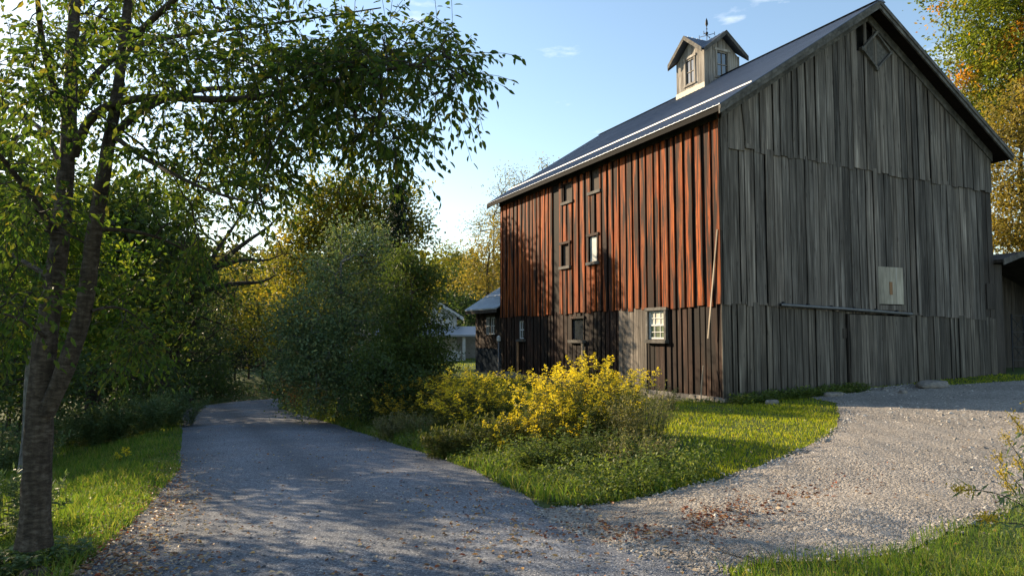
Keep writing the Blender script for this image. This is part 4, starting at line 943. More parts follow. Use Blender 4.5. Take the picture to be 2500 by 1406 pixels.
for k, (x, lab) in enumerate([(533, 'leftmost of the young pines standing past the road bend'), (572, 'young pine with flat dark boughs left of the paired pine trunks past the bend'), (606, 'taller young pine in the middle of the row past the road bend'), (640, 'rightmost of the young pines standing past the road bend')]):
    D = 60+k*.8; b = bp(x, 955, D); bz = tz(*b); root = thing('pine_tree', lab, 'tree', (*b, bz), 'young pines past the road bend')
    h = 3.9+.5*(k == 2); mb = MB(); mb.tube([(0, 0, -.2), (0.05, 0, h*.5), (0, .03, h)], [.1, .07, .02], 7); att = []
    for z in np.arange(1.1, h, .42):
        for a in np.arange(0, 6.28, 1.05)+rng.uniform(0, 1):
            l = (h-z)*.42+.75; e = np.array([math.cos(a)*l, math.sin(a)*l, z+.12]); mb.tube([(0, 0, z), e*.5+np.array([0, 0, z*.5]), e], [.025, .018, .006], 4)
            for s in np.linspace(.3, 1, 6): att.append(e*s+np.array([0, 0, z*(1-s)]))
    mb.build('trunk', M['bark_dark'], root, True); mb = MB(); leafcloud(mb, np.array(att), 12, .2, .26, .05, .0); mb.build('crown', M['l_conifer'], root)
tree('maple_tree', 'golden maple lit at the left flank of the grey green thicket', 'tree', bp(690, 970, 44),
     [(665, 720, 43, 42, 80), (700, 660, 43, 40, 60), (650, 820, 43, 45, 60)], 'l_gold', r=.2, dens=11, per=26, spread=.45, L=.22, Wd=.15)
for x, y, D, rx, ry, lab in ((-140, 640, 40, 190, 170, 'broad shaded tree deep in the wood at the left border of the picture'), (60, 650, 47, 170, 150, 'shaded tree deep in the wood straight behind the foreground trunk'), (200, 660, 52, 170, 150, 'shaded tree deep in the wood right behind the foreground second stem'), (340, 690, 57, 150, 140, 'shaded tree deep in the wood left of the crooked willow')):
    tree('woodland_tree', lab, 'tree', bp(x, 960, D), [(x, y, D, rx, ry), (x-40, y+150, D, rx*.8, ry*.6), (x+90, y+120, D+1, rx*.7, ry*.7)], 'l_mid' if D < 50 else 'l_dark', r=.3, dens=5, per=30, spread=.7, L=.3, Wd=.2)
# ---- thicket in the middle
tree('maple_tree', 'tall maple turning yellow behind the grey green thicket', 'tree', bp(800, 960, 37),
     [(730, 590, 37, 55, 90), (760, 530, 37, 65, 75), (820, 490, 37, 80, 65), (900, 500, 37, 70, 60), (780, 620, 37, 90, 90), (840, 520, 37, 80, 90), (740, 720, 36, 70, 100), (880, 600, 37, 90, 110)], 'l_maple', r=.25, dens=16, per=28, spread=.45, L=.2, Wd=.14)
tree('maple_tree', 'yellow flecked maple rising right behind the dark spruce', 'tree', bp(990, 940, 38),
     [(1000, 510, 38, 50, 60), (1010, 600, 38, 50, 90), (950, 540, 38, 55, 70), (1040, 700, 38, 35, 80)], 'l_maple', r=.2, dens=15, per=24, spread=.4, L=.2, Wd=.14)
def spruce(px, D, top, bot, hw, label):
    b = bp(px, 930, D); bz = tz(*b); zt = P(px, top, D)[2]-bz; zb = P(px, bot, D)[2]-bz; root = thing('spruce_tree', label, 'tree', (*b, bz))
    mb = MB(); mb.tube([(0, 0, -.2), (0, 0, zt*.5), (0, 0, zt)], [.18, .1, .02], 8); att = []
    for z in np.arange(max(.6, zb), zt, .22):
        l = hw*D/F*(1.02-(z-zb)/(zt-zb))**.8
        for a in np.arange(0, 6.28, .7)+rng.uniform(0, 1):
            ll = l*rng.uniform(.7, 1.1); e = np.array([math.cos(a)*ll, math.sin(a)*ll, z-.18*ll])
            for s in np.linspace(.3, 1, max(3, int(ll*3))): att.append(e*s+np.array([0, 0, z*(1-s)]))
    mb.build('trunk', M['bark_dark'], root, True); mb = MB(); leafcloud(mb, np.array(att), 7, .13, .24, .06, .35); mb.build('crown', M['l_conifer'], root)
spruce(968, 29, 445, 900, 92, 'dark pointed spruce standing in the middle of the thicket')
tree('apple_tree', 'broad grey green apple tree hung with small fruit beside the road', 'tree', bp(835, 1015, 25),
     [(800, 770, 24, 100, 120), (870, 690, 25, 90, 110), (730, 860, 24, 75, 95), (860, 860, 23.5, 110, 120), (790, 930, 23.5, 90, 80), (905, 600, 25, 55, 60), (845, 580, 25, 30, 45), (700, 790, 24, 40, 40)], 'l_silver', r=.16, dens=72, per=24, spread=.30, L=.12, Wd=.065, bark='bark_grey', rtip=.007)
tree('ash_tree', 'slim young ash with feathered leaves at the right of the thicket', 'tree', bp(1005, 985, 22),
     [(1000, 720, 22, 75, 90), (1010, 830, 21.5, 95, 90), (985, 640, 22, 30, 45), (1035, 680, 22, 30, 50), (1050, 880, 21.5, 60, 50), (960, 900, 21, 70, 70)], 'l_mid', r=.09, dens=80, per=26, spread=.2, L=.14, Wd=.05, rtip=.005, droop=.4)
tree('hawthorn_bush', 'dense dark green bush at the foot of the slim ash', 'bush', bp(930, 1010, 20),
     [(920, 930, 20, 75, 75), (980, 960, 20, 80, 60), (880, 990, 20.5, 60, 45), (1040, 940, 20, 50, 40)], 'l_dark', r=.06, dens=80, per=24, spread=.18, L=.10, Wd=.06, rtip=.005)
tree('elder_bush', 'low rusty leaved bush by the road where it bends', 'bush', bp(720, 985, 33),
     [(725, 940, 33, 38, 28), (760, 970, 31, 50, 30)], 'l_rust', r=.05, dens=40, per=18, spread=.22, L=.16, Wd=.10, rtip=.006)
for x, y, D, rx, ry, lab in ((500, 945, 55, 70, 26, 'dark bush on the bank left of the young pines past the bend'), (585, 958, 54, 60, 16, 'low dark bush under the young pines past the bend'), (655, 945, 57, 45, 30, 'dark bush on the bank right of the young pines past the bend')):
    tree('bank_bush', lab, 'bush', bp(x, 975, D), [(x, y, D, rx, ry), (x+rx*.5, y+4, D+1, rx*.6, ry*.8)], 'l_dark', r=.05, dens=12, per=34, spread=.32, L=.2, Wd=.12, rtip=.006)
tree('roadside_bush', 'green shadowed bush under the apple tree along the road', 'bush', bp(800, 1010, 26),
     [(790, 985, 26, 80, 30), (860, 1005, 23, 60, 30), (700, 965, 34, 30, 25)], 'l_mid', r=.05, dens=48, per=18, spread=.2, L=.13, Wd=.08, rtip=.006)
tree('hawthorn_bush', 'dark bush filling the thicket behind the apple tree, in front of the house', 'bush', bp(930, 960, 31),
     [(930, 830, 31, 110, 90), (900, 730, 31, 70, 70), (1010, 870, 30, 60, 50)], 'l_dark', r=.08, dens=26, per=26, spread=.3, L=.16, Wd=.1, rtip=.006)
# ---- behind the barn and the far side of the lawn
tree('willow_tree', 'round golden olive tree at the rear corner of the barn', 'tree', bp(1190, 850, 58),
     [(1180, 640, 58, 60, 60), (1215, 590, 59, 45, 60), (1150, 690, 58, 38, 30), (1210, 690, 58, 45, 35)], 'l_brown', r=.3, dens=9, per=30, spread=.5, L=.26, Wd=.12)
tree('poplar_tree', 'thin feathery pale tree rising behind the golden tree by the barn', 'tree', bp(1200, 850, 68),
     [(1190, 550, 68, 48, 45), (1240, 470, 68, 28, 55), (1160, 560, 68, 25, 25), (1215, 500, 68, 30, 40)], 'l_feather', r=.2, dens=9, per=10, spread=.5, L=.3, Wd=.10, bark='bark_grey', rtip=.02)
tree('poplar_tree', 'thin feathery pale tree showing just above the barn roof edge', 'tree', bp(1330, 850, 70),
     [(1325, 400, 70, 16, 25), (1290, 450, 70, 22, 25), (1260, 430, 70, 26, 30), (1340, 480, 70, 30, 60)], 'l_feather', r=.2, dens=10, per=10, spread=.45, L=.3, Wd=.10, bark='bark_grey', rtip=.02)
for k, (x, y, rx, ry, D, lm, lab) in enumerate([(1090, 640, 45, 40, 88, 'l_maple', 'sunlit yellow green tree on the hillside beyond the farmhouse'), (1085, 720, 60, 60, 78, 'l_dark', 'dark rounded tree right behind the farmhouse roof'), (1150, 760, 60, 55, 74, 'l_dark', 'dark tree behind the lean-to at the rear of the barn'), (1020, 700, 60, 70, 82, 'l_mid', 'mid green tree on the slope left behind the farmhouse')]):
    tree('hillside_tree', lab, 'tree', bp(x, 845, D), [(x, y, D, rx, ry), (x+12, y+40, D, rx, ry)], lm, r=.3, dens=5, per=32, spread=.7, L=.34, Wd=.22)
# ---- right of the barn
tree('maple_tree', 'big maple with orange sprays rising past the right roof edge of the barn', 'tree', bp(2560, 880, 33),
     [(2420, 60, 33, 120, 110), (2360, 150, 33, 70, 70), (2440, 210, 32, 110, 90), (2390, 280, 33, 60, 60), (2540, 120, 33, 130, 160), (2480, -60, 33, 150, 110)], 'l_right', r=.4, dens=22, per=28, spread=.42, L=.2, Wd=.12)
tree('beech_tree', 'golden brown tree close behind the right end of the barn', 'tree', bp(2520, 880, 29),
     [(2460, 380, 29, 75, 110), (2490, 520, 28.5, 85, 110), (2440, 560, 29, 50, 80), (2520, 280, 29, 90, 90), (2550, 620, 29, 90, 90)], 'l_brown', r=.3, dens=32, per=30, spread=.36, L=.16, Wd=.09)
# more of the wood on the left, mostly beyond the frame; it shades the road
for k, (x, y, D, rx, ry, lab) in enumerate([(-70, 900, 22, 150, 80, 'low dark thicket at the left picture border in front of the wood'), (40, 985, 27, 110, 35, 'low dark brush along the field behind the foreground trunk'), (20, 880, 30, 130, 110, 'dark undergrowth tree at the far left, lowest in the wood'), (190, 900, 36, 130, 90, 'dark undergrowth tree deep in the wood left of the leaning trunk'), (330, 900, 42, 120, 80, 'dark undergrowth tree right of the leaning trunk in the wood'), (470, 915, 50, 100, 55, 'dark undergrowth tree at the outer side of the road bend'), (600, 925, 66, 140, 40, 'low dark undergrowth behind the row of young pines'), (-260, 800, 20, 240, 240, 'shaded tree just beyond the left edge of the picture'),
        (90, 900, 19, 120, 80, 'low dark thicket tree behind the ferny weeds'), (300, 930, 24, 130, 60, 'low dark thicket between the wood trunks')]):
    tree('thicket_tree', lab, 'tree', bp(x, 1000, D), [(x, y, D, rx, ry), (x+rx*.6, y+20, D+1, rx*.7, ry*.8)], 'l_dark', r=.1, dens=22, per=20, spread=.4, L=.17, Wd=.1)
# far wooded hillside
n = 1500; r_ = rng.uniform(85, 190, n); th = rng.uniform(-1.15, 1.0, n)
hx_, hy_ = r_*np.sin(th), r_*np.cos(th); keep = ~((hx_ > 10) & (hy_ < 40)); hx_, hy_ = hx_[keep], hy_[keep]
hz_ = terrain(hx_, hy_); cs = rng.uniform(2.2, 4.2, len(hx_))
mb = MB(); per = 46; m = len(hx_)*per; d = rdir(m); rep = lambda a: np.repeat(a, per)
p = np.stack([rep(hx_), rep(hy_), rep(hz_)+rep(cs)*1.2], 1)+d*(rep(cs)*rng.uniform(.55, 1.0, m))[:, None]*np.array([1, 1, 1.25])
nm = d+rdir(m)*.5; leaves(mb, p, rdir(m), nm, rng.uniform(.9, 1.7, m), rng.uniform(.7, 1.3, m))
M['l_far'] = leafmat('far_wood_leaf', [(0.035, 0.05, 0.016), (0.055, 0.072, 0.02), (0.085, 0.09, 0.025), (0.12, 0.10, 0.03)], 0.4, ((0.15, 0.11, 0.03), 0.12, 0.6))
tag(mb.build('wooded_hillside', M['l_far']), kind='stuff')

# ------------------------------------------------------------------ ground cover
CAMF = np.array([math.sin(PHI), math.cos(PHI)]); CAMR = np.array([math.cos(PHI), -math.sin(PHI)])
def scatter(n, x0, x1, y0, y1, d0=6.0, seen=True):
    """points over a patch of ground, thinning out with distance"""
    p = np.stack([rng.uniform(x0, x1, n), rng.uniform(y0, y1, n)], 1)
    dep = p@CAMF; lat = p@CAMR
    k = (dep > 2.2) & (rng.uniform(0, 1, n) < np.minimum(1, (d0/np.maximum(dep, .1))**1.7))
    if seen: k &= np.abs(lat) < dep*.80+1.5
    return p[k]
def inbarn(p, pad=0.0): return (p[:, 0] > X0-.08-pad) & (p[:, 0] < X0+BW+8) & (p[:, 1] > Y0-.05-pad) & (p[:, 1] < Y0+BL+3.5)
def blades(mb, p, h, w, lean=.5):
    n = len(p); z = terrain(p[:, 0], p[:, 1])-.012; b = np.column_stack([p, z]); a = rng.uniform(0, 6.283, n)
    sd = np.column_stack([np.cos(a), np.sin(a), np.zeros(n)]); a2 = rng.uniform(0, 6.283, n); ln = (rng.uniform(.1, 1, n)*lean*h)[:, None]
    o = np.column_stack([np.cos(a2), np.sin(a2), np.zeros(n)])*ln; up = np.column_stack([np.zeros(n), np.zeros(n), h])
    w = (w*rng.uniform(.7, 1.2, n))[:, None]
    V = np.stack([b-sd*w*.5, b+sd*w*.5, b+up*.55+o*.35+sd*w*.4, b+up*.55+o*.35-sd*w*.4, b+up*.98+o], 1)
    i = np.arange(n)[:, None]*5; mb.add(V.reshape(-1, 3), i+np.array([[0, 1, 2, 3]]), i+np.array([[3, 2, 4]]))
nz2 = lambda p: np.sin(p[:, 0]*1.9+np.sin(p[:, 1]*1.1)*2)+np.sin(p[:, 1]*2.3-p[:, 0]*.7)+np.sin(p[:, 0]*4.1+p[:, 1]*3.3)*.6
# mown lawn
mb = MB()
for (n, box, d0) in ((260000, (4.0, 13, 5, 29), 8.0), (60000, (12, 24, 10, 15), 9), (50000, (8, 20, 28, 50), 14)):
    p = scatter(n, *box, d0); p = p[~hard(p[:, 0], p[:, 1], .02) & ~inbarn(p) & (roadoff(p[:, 0], p[:, 1]) > 0)]
    d = p@CAMF; blades(mb, p, rng.uniform(.035, .075, len(p))*(1+.15*nz2(p)), .006+.0009*d, .7)
print('lawn', mb.n//5); tag(mb.build('lawn_grass', M['grass'], None, True), kind='stuff')
# longer roadside grass
mb = MB()
p = scatter(150000, -3.4, .6, 3.5, 36, 7.5); p = p[~hard(p[:, 0], p[:, 1], -.03)]
d = p@CAMF; blades(mb, p, rng.uniform(.07, .2, len(p))*(1+.22*nz2(p))*(.6+.4*sst(0, .8, -p[:, 0]-.1)), .006+.0008*d, .75)
p = scatter(70000, -14, -3, 4, 30, 8); d = p@CAMF; blades(mb, p, rng.uniform(.05, .11, len(p)), .008+.001*d, .7)
p = scatter(60000, 3.9, 6.0, 5.5, 36, 7.0); p = p[~hard(p[:, 0], p[:, 1], -.04) & (roadoff(p[:, 0], p[:, 1]) > 0)]
p = p[rng.uniform(0, 1, len(p)) < 1-.8*sst(4.9, 6, p[:, 0])]; d = p@CAMF; blades(mb, p, rng.uniform(.08, .24, len(p))*(1+.25*nz2(p)), .006+.0008*d, .8)
p = scatter(90000, 3.0, 14, 0.3, 5.6, 5); p = p[~hard(p[:, 0], p[:, 1], -.04) & (p[:, 0] > 3.2+.0*p[:, 1])]
blades(mb, p, rng.uniform(.06, .17, len(p))*(1+.2*nz2(p)), .007, .7)
print('verge', mb.n//5); tag(mb.build('roadside_grass', M['grass_long'], None, True), kind='stuff')
# low weeds: clover, plantain, bedstraw
mb = MB()
def weeds(p, k, L, Wd, h):
    z = terrain(p[:, 0], p[:, 1]); b = np.repeat(np.column_stack([p, z]), k, 0); n = len(b)
    hh = rng.uniform(.02, 1, n)*np.repeat(h, k); off = rng.normal(0, .05, (n, 3))*(1+hh[:, None]*1.2); off[:, 2] = hh
    ax = rdir(n); ax[:, 2] = np.abs(ax[:, 2])*.6-.05; nm = rdir(n)*.5; nm[:, 2] += .8
    leaves(mb, b+off, ax, nm, L*rng.uniform(.6, 1.3, n), Wd*rng.uniform(.7, 1.2, n), False)
p = scatter(13000, 4.0, 6.6, 6.2, 28, 9.5); p = p[~hard(p[:, 0], p[:, 1], 0) & (roadoff(p[:, 0], p[:, 1]) > 0)]
p = p[rng.uniform(0, 1, len(p)) < 1-.7*sst(5.4, 6.6, p[:, 0])]; weeds(p, 12, .055, .032, rng.uniform(.08, .42, len(p))*(1+.3*nz2(p)*.5)*sst(3.95, 5.0, p[:, 0])+.04)
p = scatter(3000, -3.2, -.1, 4, 20, 6); p = p[~hard(p[:, 0], p[:, 1], 0)]; weeds(p, 9, .04, .022, rng.uniform(.05, .2, len(p)))
p = np.stack([rng.uniform(X0-.05, X0+4.5, 500), Y0-rng.uniform(.12, .75, 500)], 1); weeds(p, 12, .08, .045, rng.uniform(.06, .26, 500))
p = np.stack([X0-rng.uniform(.15, .9, 420), rng.uniform(Y0-.2, Y0+13, 420)], 1); weeds(p, 10, .06, .035, rng.uniform(.03, .14, 420))
p = scatter(500, 4.4, 8, 2.0, 4.6, 4); p = p[~hard(p[:, 0], p[:, 1], -.05)]; weeds(p, 12, .035, .02, rng.uniform(.05, .16, len(p)))
print('weeds', mb.n//4); tag(mb.build('low_weeds', M['l_weed'], None, True), kind='stuff')
# ---- tall flowering weeds, one thing per clump
def clump(name, label, cat, c, rx, ry, n, h, lm, bloom=None, nl=26, LL=.09, LW=.017, lean=.4, plume=.22, wind=(0, 0), floret=.0145, frac=1.0, group=None):
    c = np.array(c, float); root = thing(name, label, cat, (c[0], c[1], tz(*c[:2])), group); cc = np.array([c[0], c[1], tz(*c[:2])])
    st, lf, bl = MB(), MB(), MB(); LP, LA, BPp, BA = [], [], [], []
    for k in range(n):
        a = rng.uniform(0, 6.283); q = rng.uniform(0, 1)**.5; loc = CAMR*math.cos(a)*rx*q+CAMF*math.sin(a)*ry*q
        b = np.array([c[0]+loc[0], c[1]+loc[1]]); z = tz(*b); fr_ = -math.sin(a)*q if bloom else 0; hh = h*rng.uniform(.62, 1.05)*(1-.22*q*q)*(1-.38*max(0, fr_))*(1+.10*math.sin(b[0]*7+b[1]*5))
        o = np.array([*(loc/max(rx, ry)*lean*hh+rng.normal(0, .07, 2)*hh+np.array(wind)*hh), 0])
        t = np.linspace(0, 1, 7)[:, None]; pts = np.array([*b, z-.02])+np.array([0, 0, hh])*(t-.10*t**3*np.linalg.norm(o)/hh*2)+o*t**1.8
        st.tube(pts, np.linspace(.0045, .0018, 7), 4, False)
        tt = rng.uniform(.1, .9, nl); pp = np.stack([np.interp(tt, t[:, 0], pts[:, i]) for i in range(3)], 1); an = rng.uniform(0, 6.283, nl)
        LP.append(pp); LA.append(np.column_stack([np.cos(an), np.sin(an), rng.uniform(-.35, .45, nl)])); tip = pts[-1]; d = unit(pts[-1]-pts[-3])
        if bloom and rng.uniform() < frac*(1-.55*max(0, fr_)):
            ph = plume*rng.uniform(.7, 1.25)
            for s in range(9):
                f = s/9; a = rng.uniform(0, 6.283); br = ph*(.62*(1-f)+.12); b0 = tip-d*ph*(1-f)
                e = np.array([math.cos(a), math.sin(a), 0.25])
                for g in np.linspace(.1, 1, 12): BPp.append(b0+e*br*g+np.array([0, 0, .12*br*g-.30*br*g*g])+rng.normal(0, .005, 3)); BA.append(e*.4+np.array([0, 0, .8]))
        elif bloom is None and plume:  # seed heads, joined into the leaves mesh
            LP.append(tip-d*plume*rng.uniform(0, 1, (12, 1))+rng.normal(0, .012, (12, 3))); LA.append(rdir(12)+np.array([0, 0, .6]))
    st.build('stems', M['l_golden'], root, True, cc)
    LP = np.concatenate(LP); LA = np.concatenate(LA); m = len(LP); nm = rng.normal(0, .35, (m, 3)); nm[:, 2] += .9
    leaves(lf, LP, LA, nm, LL*rng.uniform(.6, 1.25, m), LW*rng.uniform(.8, 1.3, m)); lf.build('leaves', M[lm], root, True, cc)
    if BPp:
        BPp = np.array(BPp); BA = np.array(BA)+rdir(len(BPp))*.7; m = len(BPp)
        leaves(bl, BPp, BA, rdir(m), floret*1.5*rng.uniform(.7, 1.3, m), floret*rng.uniform(.8, 1.3, m)); bl.build('flower_plumes', M[bloom], root, True, cc)
    return root
gp = 'goldenrod clumps on the verge'
clump('goldenrod_clump', 'largest bright yellow goldenrod clump, rightmost on the verge before the barn', 'goldenrod', G(1425, 1095), .90, .9, 240, 1.62, 'l_golden', 'bloom', 50, .12, .022, .30, .25, frac=1.0, group=gp)
clump('goldenrod_clump', 'bright yellow goldenrod clump left of the largest one on the verge', 'goldenrod', G(1165, 1058), .90, .9, 210, 1.48, 'l_golden', 'bloom', 50, .12, .022, .34, .25, frac=1.0, wind=(.03, 0), group=gp)
clump('goldenrod_clump', 'faded dull yellow goldenrod clump beside the thicket', 'goldenrod', G(1010, 1035), .85, .8, 150, 1.38, 'l_golden', 'bloom_old', 36, .11, .022, .38, .22, frac=.8, group=gp)
clump('goldenrod_clump', 'low shaded goldenrods in front of the gap between the two bright clumps', 'goldenrod', G(1290, 1110), .55, .35, 70, .92, 'l_golden', 'bloom', 26, .09, .018, .4, .2, frac=.45, group=gp)
clump('mugwort_clump', 'pale dry mugwort spires at the right end of the goldenrods', 'weed', G(1560, 1105), .42, .45, 130, 1.22, 'l_pale', None, 40, .055, .012, .28, .32)
clump('aster_clump', 'low twiggy brownish aster clump at the corner of the lawn', 'weed', G(1555, 1152), .36, .32, 80, .62, 'l_pale', None, 34, .045, .012, .5, .2)
clump('weed_clump', 'leafy green weeds in front of the largest goldenrod clump', 'weed', G(1420, 1150), .85, .35, 190, .72, 'l_weed', None, 30, .075, .026, .4, 0)
clump('weed_clump', 'mixed green weeds below the left bright goldenrod clump', 'weed', G(1165, 1112), .9, .38, 190, .72, 'l_golden', None, 32, .08, .022, .4, .12)
clump('weed_clump', 'pale grassy weeds on the verge left of the goldenrods', 'weed', G(1000, 1070), .8, .4, 150, .62, 'l_pale', None, 26, .09, .016, .4, .16)
clump('mugwort_clump', 'small pale mugwort plant at the foot of the barn side wall', 'weed', G(1628, 1003), .22, .2, 26, .6, 'l_pale', None, 30, .06, .014, .4, .2)
gf = 'ferny weeds on the left field edge'
for k, (x, y, rx, n, h, lab) in enumerate([(205, 1092, 1.0, 130, 1.3, 'feathery green weed clump nearest the foreground trunk'), (300, 1075, 1.05, 130, 1.45, 'feathery green weed clump in the middle of the left row'), (390, 1045, 1.05, 120, 1.4, 'feathery green weed clump next to the road edge at the far end of the row')]):
    clump('fern_clump', lab, 'weed', G(x, y), rx, .7, n, h, 'l_mug', None, 46, .13, .026, .4, .25, wind=(.22, -.1), group=gf)
clump('fern_clump', 'feathery green weeds behind and left of the foreground trunk', 'weed', G(20, 1150), .8, .6, 90, 1.1, 'l_mug', None, 46, .12, .024, .4, .25, wind=(.15, -.05), group=gf)
clump('goldenrod_plant', 'single small goldenrod flowering alone in the left grass', 'goldenrod', G(297, 1128), .07, .07, 8, .34, 'l_golden', 'bloom', 14, .06, .014, .4, .13)
clump('weed_clump', 'tall drooping weeds growing against the foot of the foreground trunk', 'weed', G(20, 1330), .32, .3, 46, .85, 'l_mug', None, 34, .09, .022, .45, .15)
clump('weed_clump', 'low leafy weeds in the bottom left corner', 'weed', G(60, 1392), .45, .3, 90, .30, 'l_mug', None, 22, .07, .03, .6, 0)
# arching goldenrods close by at the right edge
def sprig():
    b = P(2600, 1290, 3.3); root = thing('goldenrod_plant', 'arching goldenrod gone by, leaning in from the right edge in the foreground', 'goldenrod', (b[0], b[1], tz(b[0], b[1])))
    cc = np.array([b[0], b[1], tz(b[0], b[1])]); st, lf, bl = MB(), MB(), MB()
    lines = [[(2620, 1420, 3.3), (2570, 1310, 3.3), (2510, 1240, 3.28), (2450, 1208, 3.25), (2390, 1195, 3.2), (2325, 1196, 3.15)],
             [(2630, 1420, 3.2), (2580, 1320, 3.2), (2500, 1278, 3.15), (2440, 1275, 3.1), (2385, 1262, 3.1)]]
    for x, y, D in ((2430, 1110, 3.5), (2450, 1060, 3.6), (2465, 1010, 3.6), (2490, 1040, 3.5), (2440, 1150, 3.4), (2500, 990, 3.6), (2480, 1120, 3.4), (2520, 1060, 3.5), (2455, 1180, 3.5)):
        lines.append([(2640, 1420, 3.4), (2600, 1300, 3.4), (2540+rng.uniform(-20, 20), y+130, D), (x+40, y+55, D), (x, y, D)])
    for k, px in enumerate(lines):
        l = resample(np.array([[*P(*q), .004] for q in px]), .03)[:, :3]; st.tube(l, np.linspace(.004, .0014, len(l)), 5, False); n = len(l)*2
        t = rng.uniform(.12, .95, n)*(len(l)-1); p = np.stack([np.interp(t, np.arange(len(l)), l[:, i]) for i in range(3)], 1); ax = rdir(n); ax[:, 2] -= .55
        nm = rdir(n); leaves(lf, p, ax, nm, rng.uniform(.035, .075, n), rng.uniform(.007, .012, n))
        m = 120 if k < 2 else 60; t = rng.uniform(.87 if k < 2 else .92, 1, m)*(len(l)-1); p = np.stack([np.interp(t, np.arange(len(l)), l[:, i]) for i in range(3)], 1)+rng.normal(0, .013, (m, 3))
        leaves(bl, p, rdir(m)+np.array([0, 0, .7]), rdir(m), rng.uniform(.012, .022, m), rng.uniform(.004, .008, m)); bl.build('flower_plume', M['bloom_old'], root, True, cc); bl = MB()
    st.build('stems', M['bark_dark'], root, True, cc); lf.build('leaves', M['l_mug'], root, True, cc)
sprig()
# ---- fallen leaves
def litter(name, mat, P2, size, lift=.012):
    mb = MB(); n = len(P2); z = terrain(P2[:, 0], P2[:, 1])+lift+np.where(hard(P2[:, 0], P2[:, 1]), .028, .02)
    a = rng.uniform(0, 6.283, n); ax = np.column_stack([np.cos(a), np.sin(a), rng.uniform(-.25, .3, n)]); nm = rng.normal(0, .35, (n, 3)); nm[:, 2] += 1
    leaves(mb, np.column_stack([P2, z]), ax, nm, size*rng.uniform(.5, 1.25, n), size*.55*rng.uniform(.6, 1.2, n), True, .25); return tag(mb.build(name, mat, None, True), kind='stuff')
def near_px(n, x, y, sx, sy):
    q = G(x, y); c0 = q[:2]; ex = (G(x+sx, y)[:2]-c0); ey = (G(x, y-sy)[:2]-c0); r = rng.normal(0, .55, (n, 2)); return c0+r[:, :1]*ex+r[:, 1:]*ey
Q = [scatter(2100, -.9, 4.2, 3, 24, 5.2), near_px(1100, 235, 1330, 190, 80), near_px(600, 385, 1225, 110, 70), near_px(600, 170, 1390, 230, 45), near_px(260, 430, 1160, 50, 50), near_px(220, 1250, 1330, 260, 70), scatter(500, 3.6, 12, 3.5, 14, 6), near_px(110, 1120, 1230, 160, 40)]
litter('fallen_leaves', M['litter'], np.concatenate(Q), .052)
Q = [near_px(170, 1740, 1272, 90, 26), near_px(120, 1800, 1245, 120, 22), near_px(150, 1880, 1215, 150, 22), near_px(120, 1690, 1300, 150, 30), near_px(110, 1560, 1305, 130, 25), near_px(70, 1400, 1290, 220, 60), near_px(80, 2050, 1190, 180, 50)]
litter('red_fallen_leaves', M['litter_red'], np.concatenate(Q), .05)
q = np.stack([rng.uniform(3, 14, 1500), rng.uniform(48, 62, 1500)], 1); q = q[roadoff(q[:, 0], q[:, 1]) < -2.2]; litter('leaf_bank', M['litter'], q, .16)
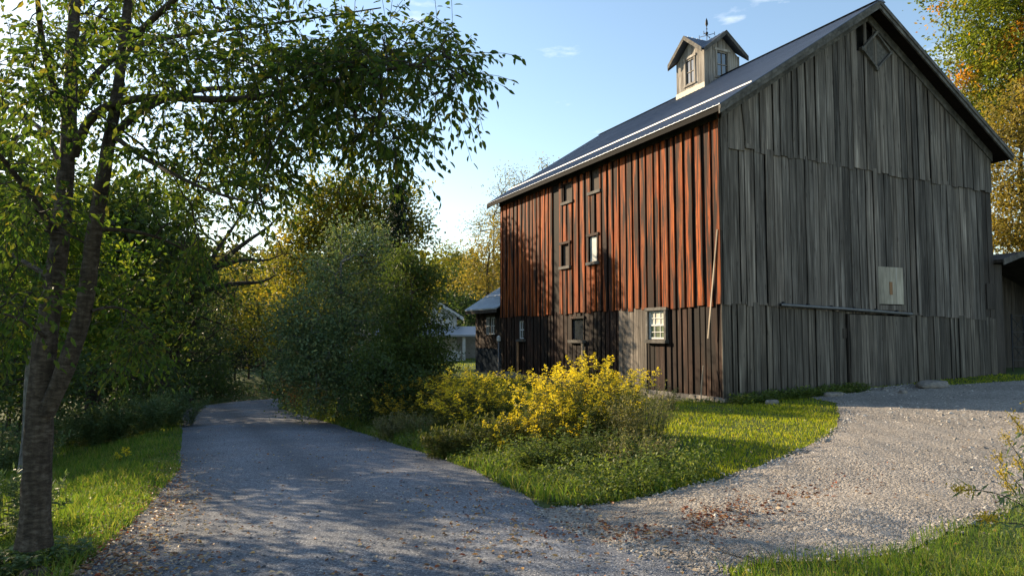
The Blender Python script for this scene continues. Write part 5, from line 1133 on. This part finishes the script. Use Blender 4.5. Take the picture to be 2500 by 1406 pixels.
# ---- loose stones
def stones(name, mat, P2, size, flat=.6, lift=0.0):
    n = len(P2); z = np.where(P2[:, 0] > 4.2, drive_z(P2[:, 0], P2[:, 1]), terrain(P2[:, 0], P2[:, 1])+.012)+lift
    D6 = np.array([(1, 0, 0), (-1, 0, 0), (0, 1, 0), (0, -1, 0), (0, 0, 1), (0, 0, -1)], float)
    a = rng.uniform(0, 6.283, n); ca, sa = np.cos(a), np.sin(a); r = size[:, None, None]*.5*rng.uniform(.65, 1.2, (n, 6, 1)); V = D6[None]*r
    V = V+rng.normal(0, .16, (n, 6, 3))*size[:, None, None]*.5; V[:, :, 2] *= flat
    x = V[:, :, 0]*ca[:, None]-V[:, :, 1]*sa[:, None]; y = V[:, :, 0]*sa[:, None]+V[:, :, 1]*ca[:, None]
    V = np.stack([x, y, V[:, :, 2]], -1)+np.column_stack([P2, z+size*.12])[:, None]
    T = np.array([[0, 2, 4], [2, 1, 4], [1, 3, 4], [3, 0, 4], [2, 0, 5], [1, 2, 5], [3, 1, 5], [0, 3, 5]]); mb = MB()
    mb.add(V.reshape(-1, 3), (np.arange(n)[:, None, None]*6+T[None]).reshape(-1, 3)); return tag(mb.build(name, mat), kind='stuff')
p = scatter(210000, 3.4, 16, 2.8, 14.6, 7.5); p = p[(p[:, 1] > dnear(p[:, 0])+rng.normal(0, .09, len(p))) & (p[:, 1] < dfar(p[:, 0])+rng.normal(0, .06, len(p)))]
p2 = scatter(40000, 16, 30, 9, 14.6, 12); p2 = p2[(p2[:, 1] < dfar(p2[:, 0]))]; p = np.concatenate([p, p2])
p = p[rng.uniform(0, 1, len(p)) < .35+.65*sst(3.6, 6.5, p[:, 0])]
d = p@CAMF; coarse = .5+.5*np.sin(p[:, 0]*.9+1.2)*np.sin(p[:, 1]*.8+.4); print('pebbles', len(p))
stones('gravel_stones', M['pebble'], p, rng.gamma(3.2, .0068, len(p))*(.75+1.0*coarse)*(.65+.35*sst(4, 7, p[:, 0]))+.006+.0006*d)
M['chip'] = pebmat(); 
p = scatter(60000, -.9, 4.4, 2.8, 22, 5.5); p = p[hard(p[:, 0], p[:, 1], -.02)]; e = np.minimum(p[:, 0]-edge_l(p[:, 1]), edge_r(p[:, 1])-p[:, 0])
p = p[rng.uniform(0, 1, len(p)) < .22+.78*np.exp(-np.maximum(e, 0)/.12)]
def chipmat():
    m, t, b, out = newmat('grey_road_chip'); c = ramp(t, island(t), [(0, (0.06, 0.062, 0.068)), (0.5, (0.14, 0.14, 0.15)), (0.85, (0.24, 0.235, 0.23)), (1, (0.45, 0.43, 0.4))])
    t.links.new(c, b.inputs['Base Color']); b.inputs['Roughness'].default_value = 0.85; return m
stones('road_stones', chipmat(), p, rng.gamma(3, .0042, len(p))+.006, .5, .02); print('chips', len(p))
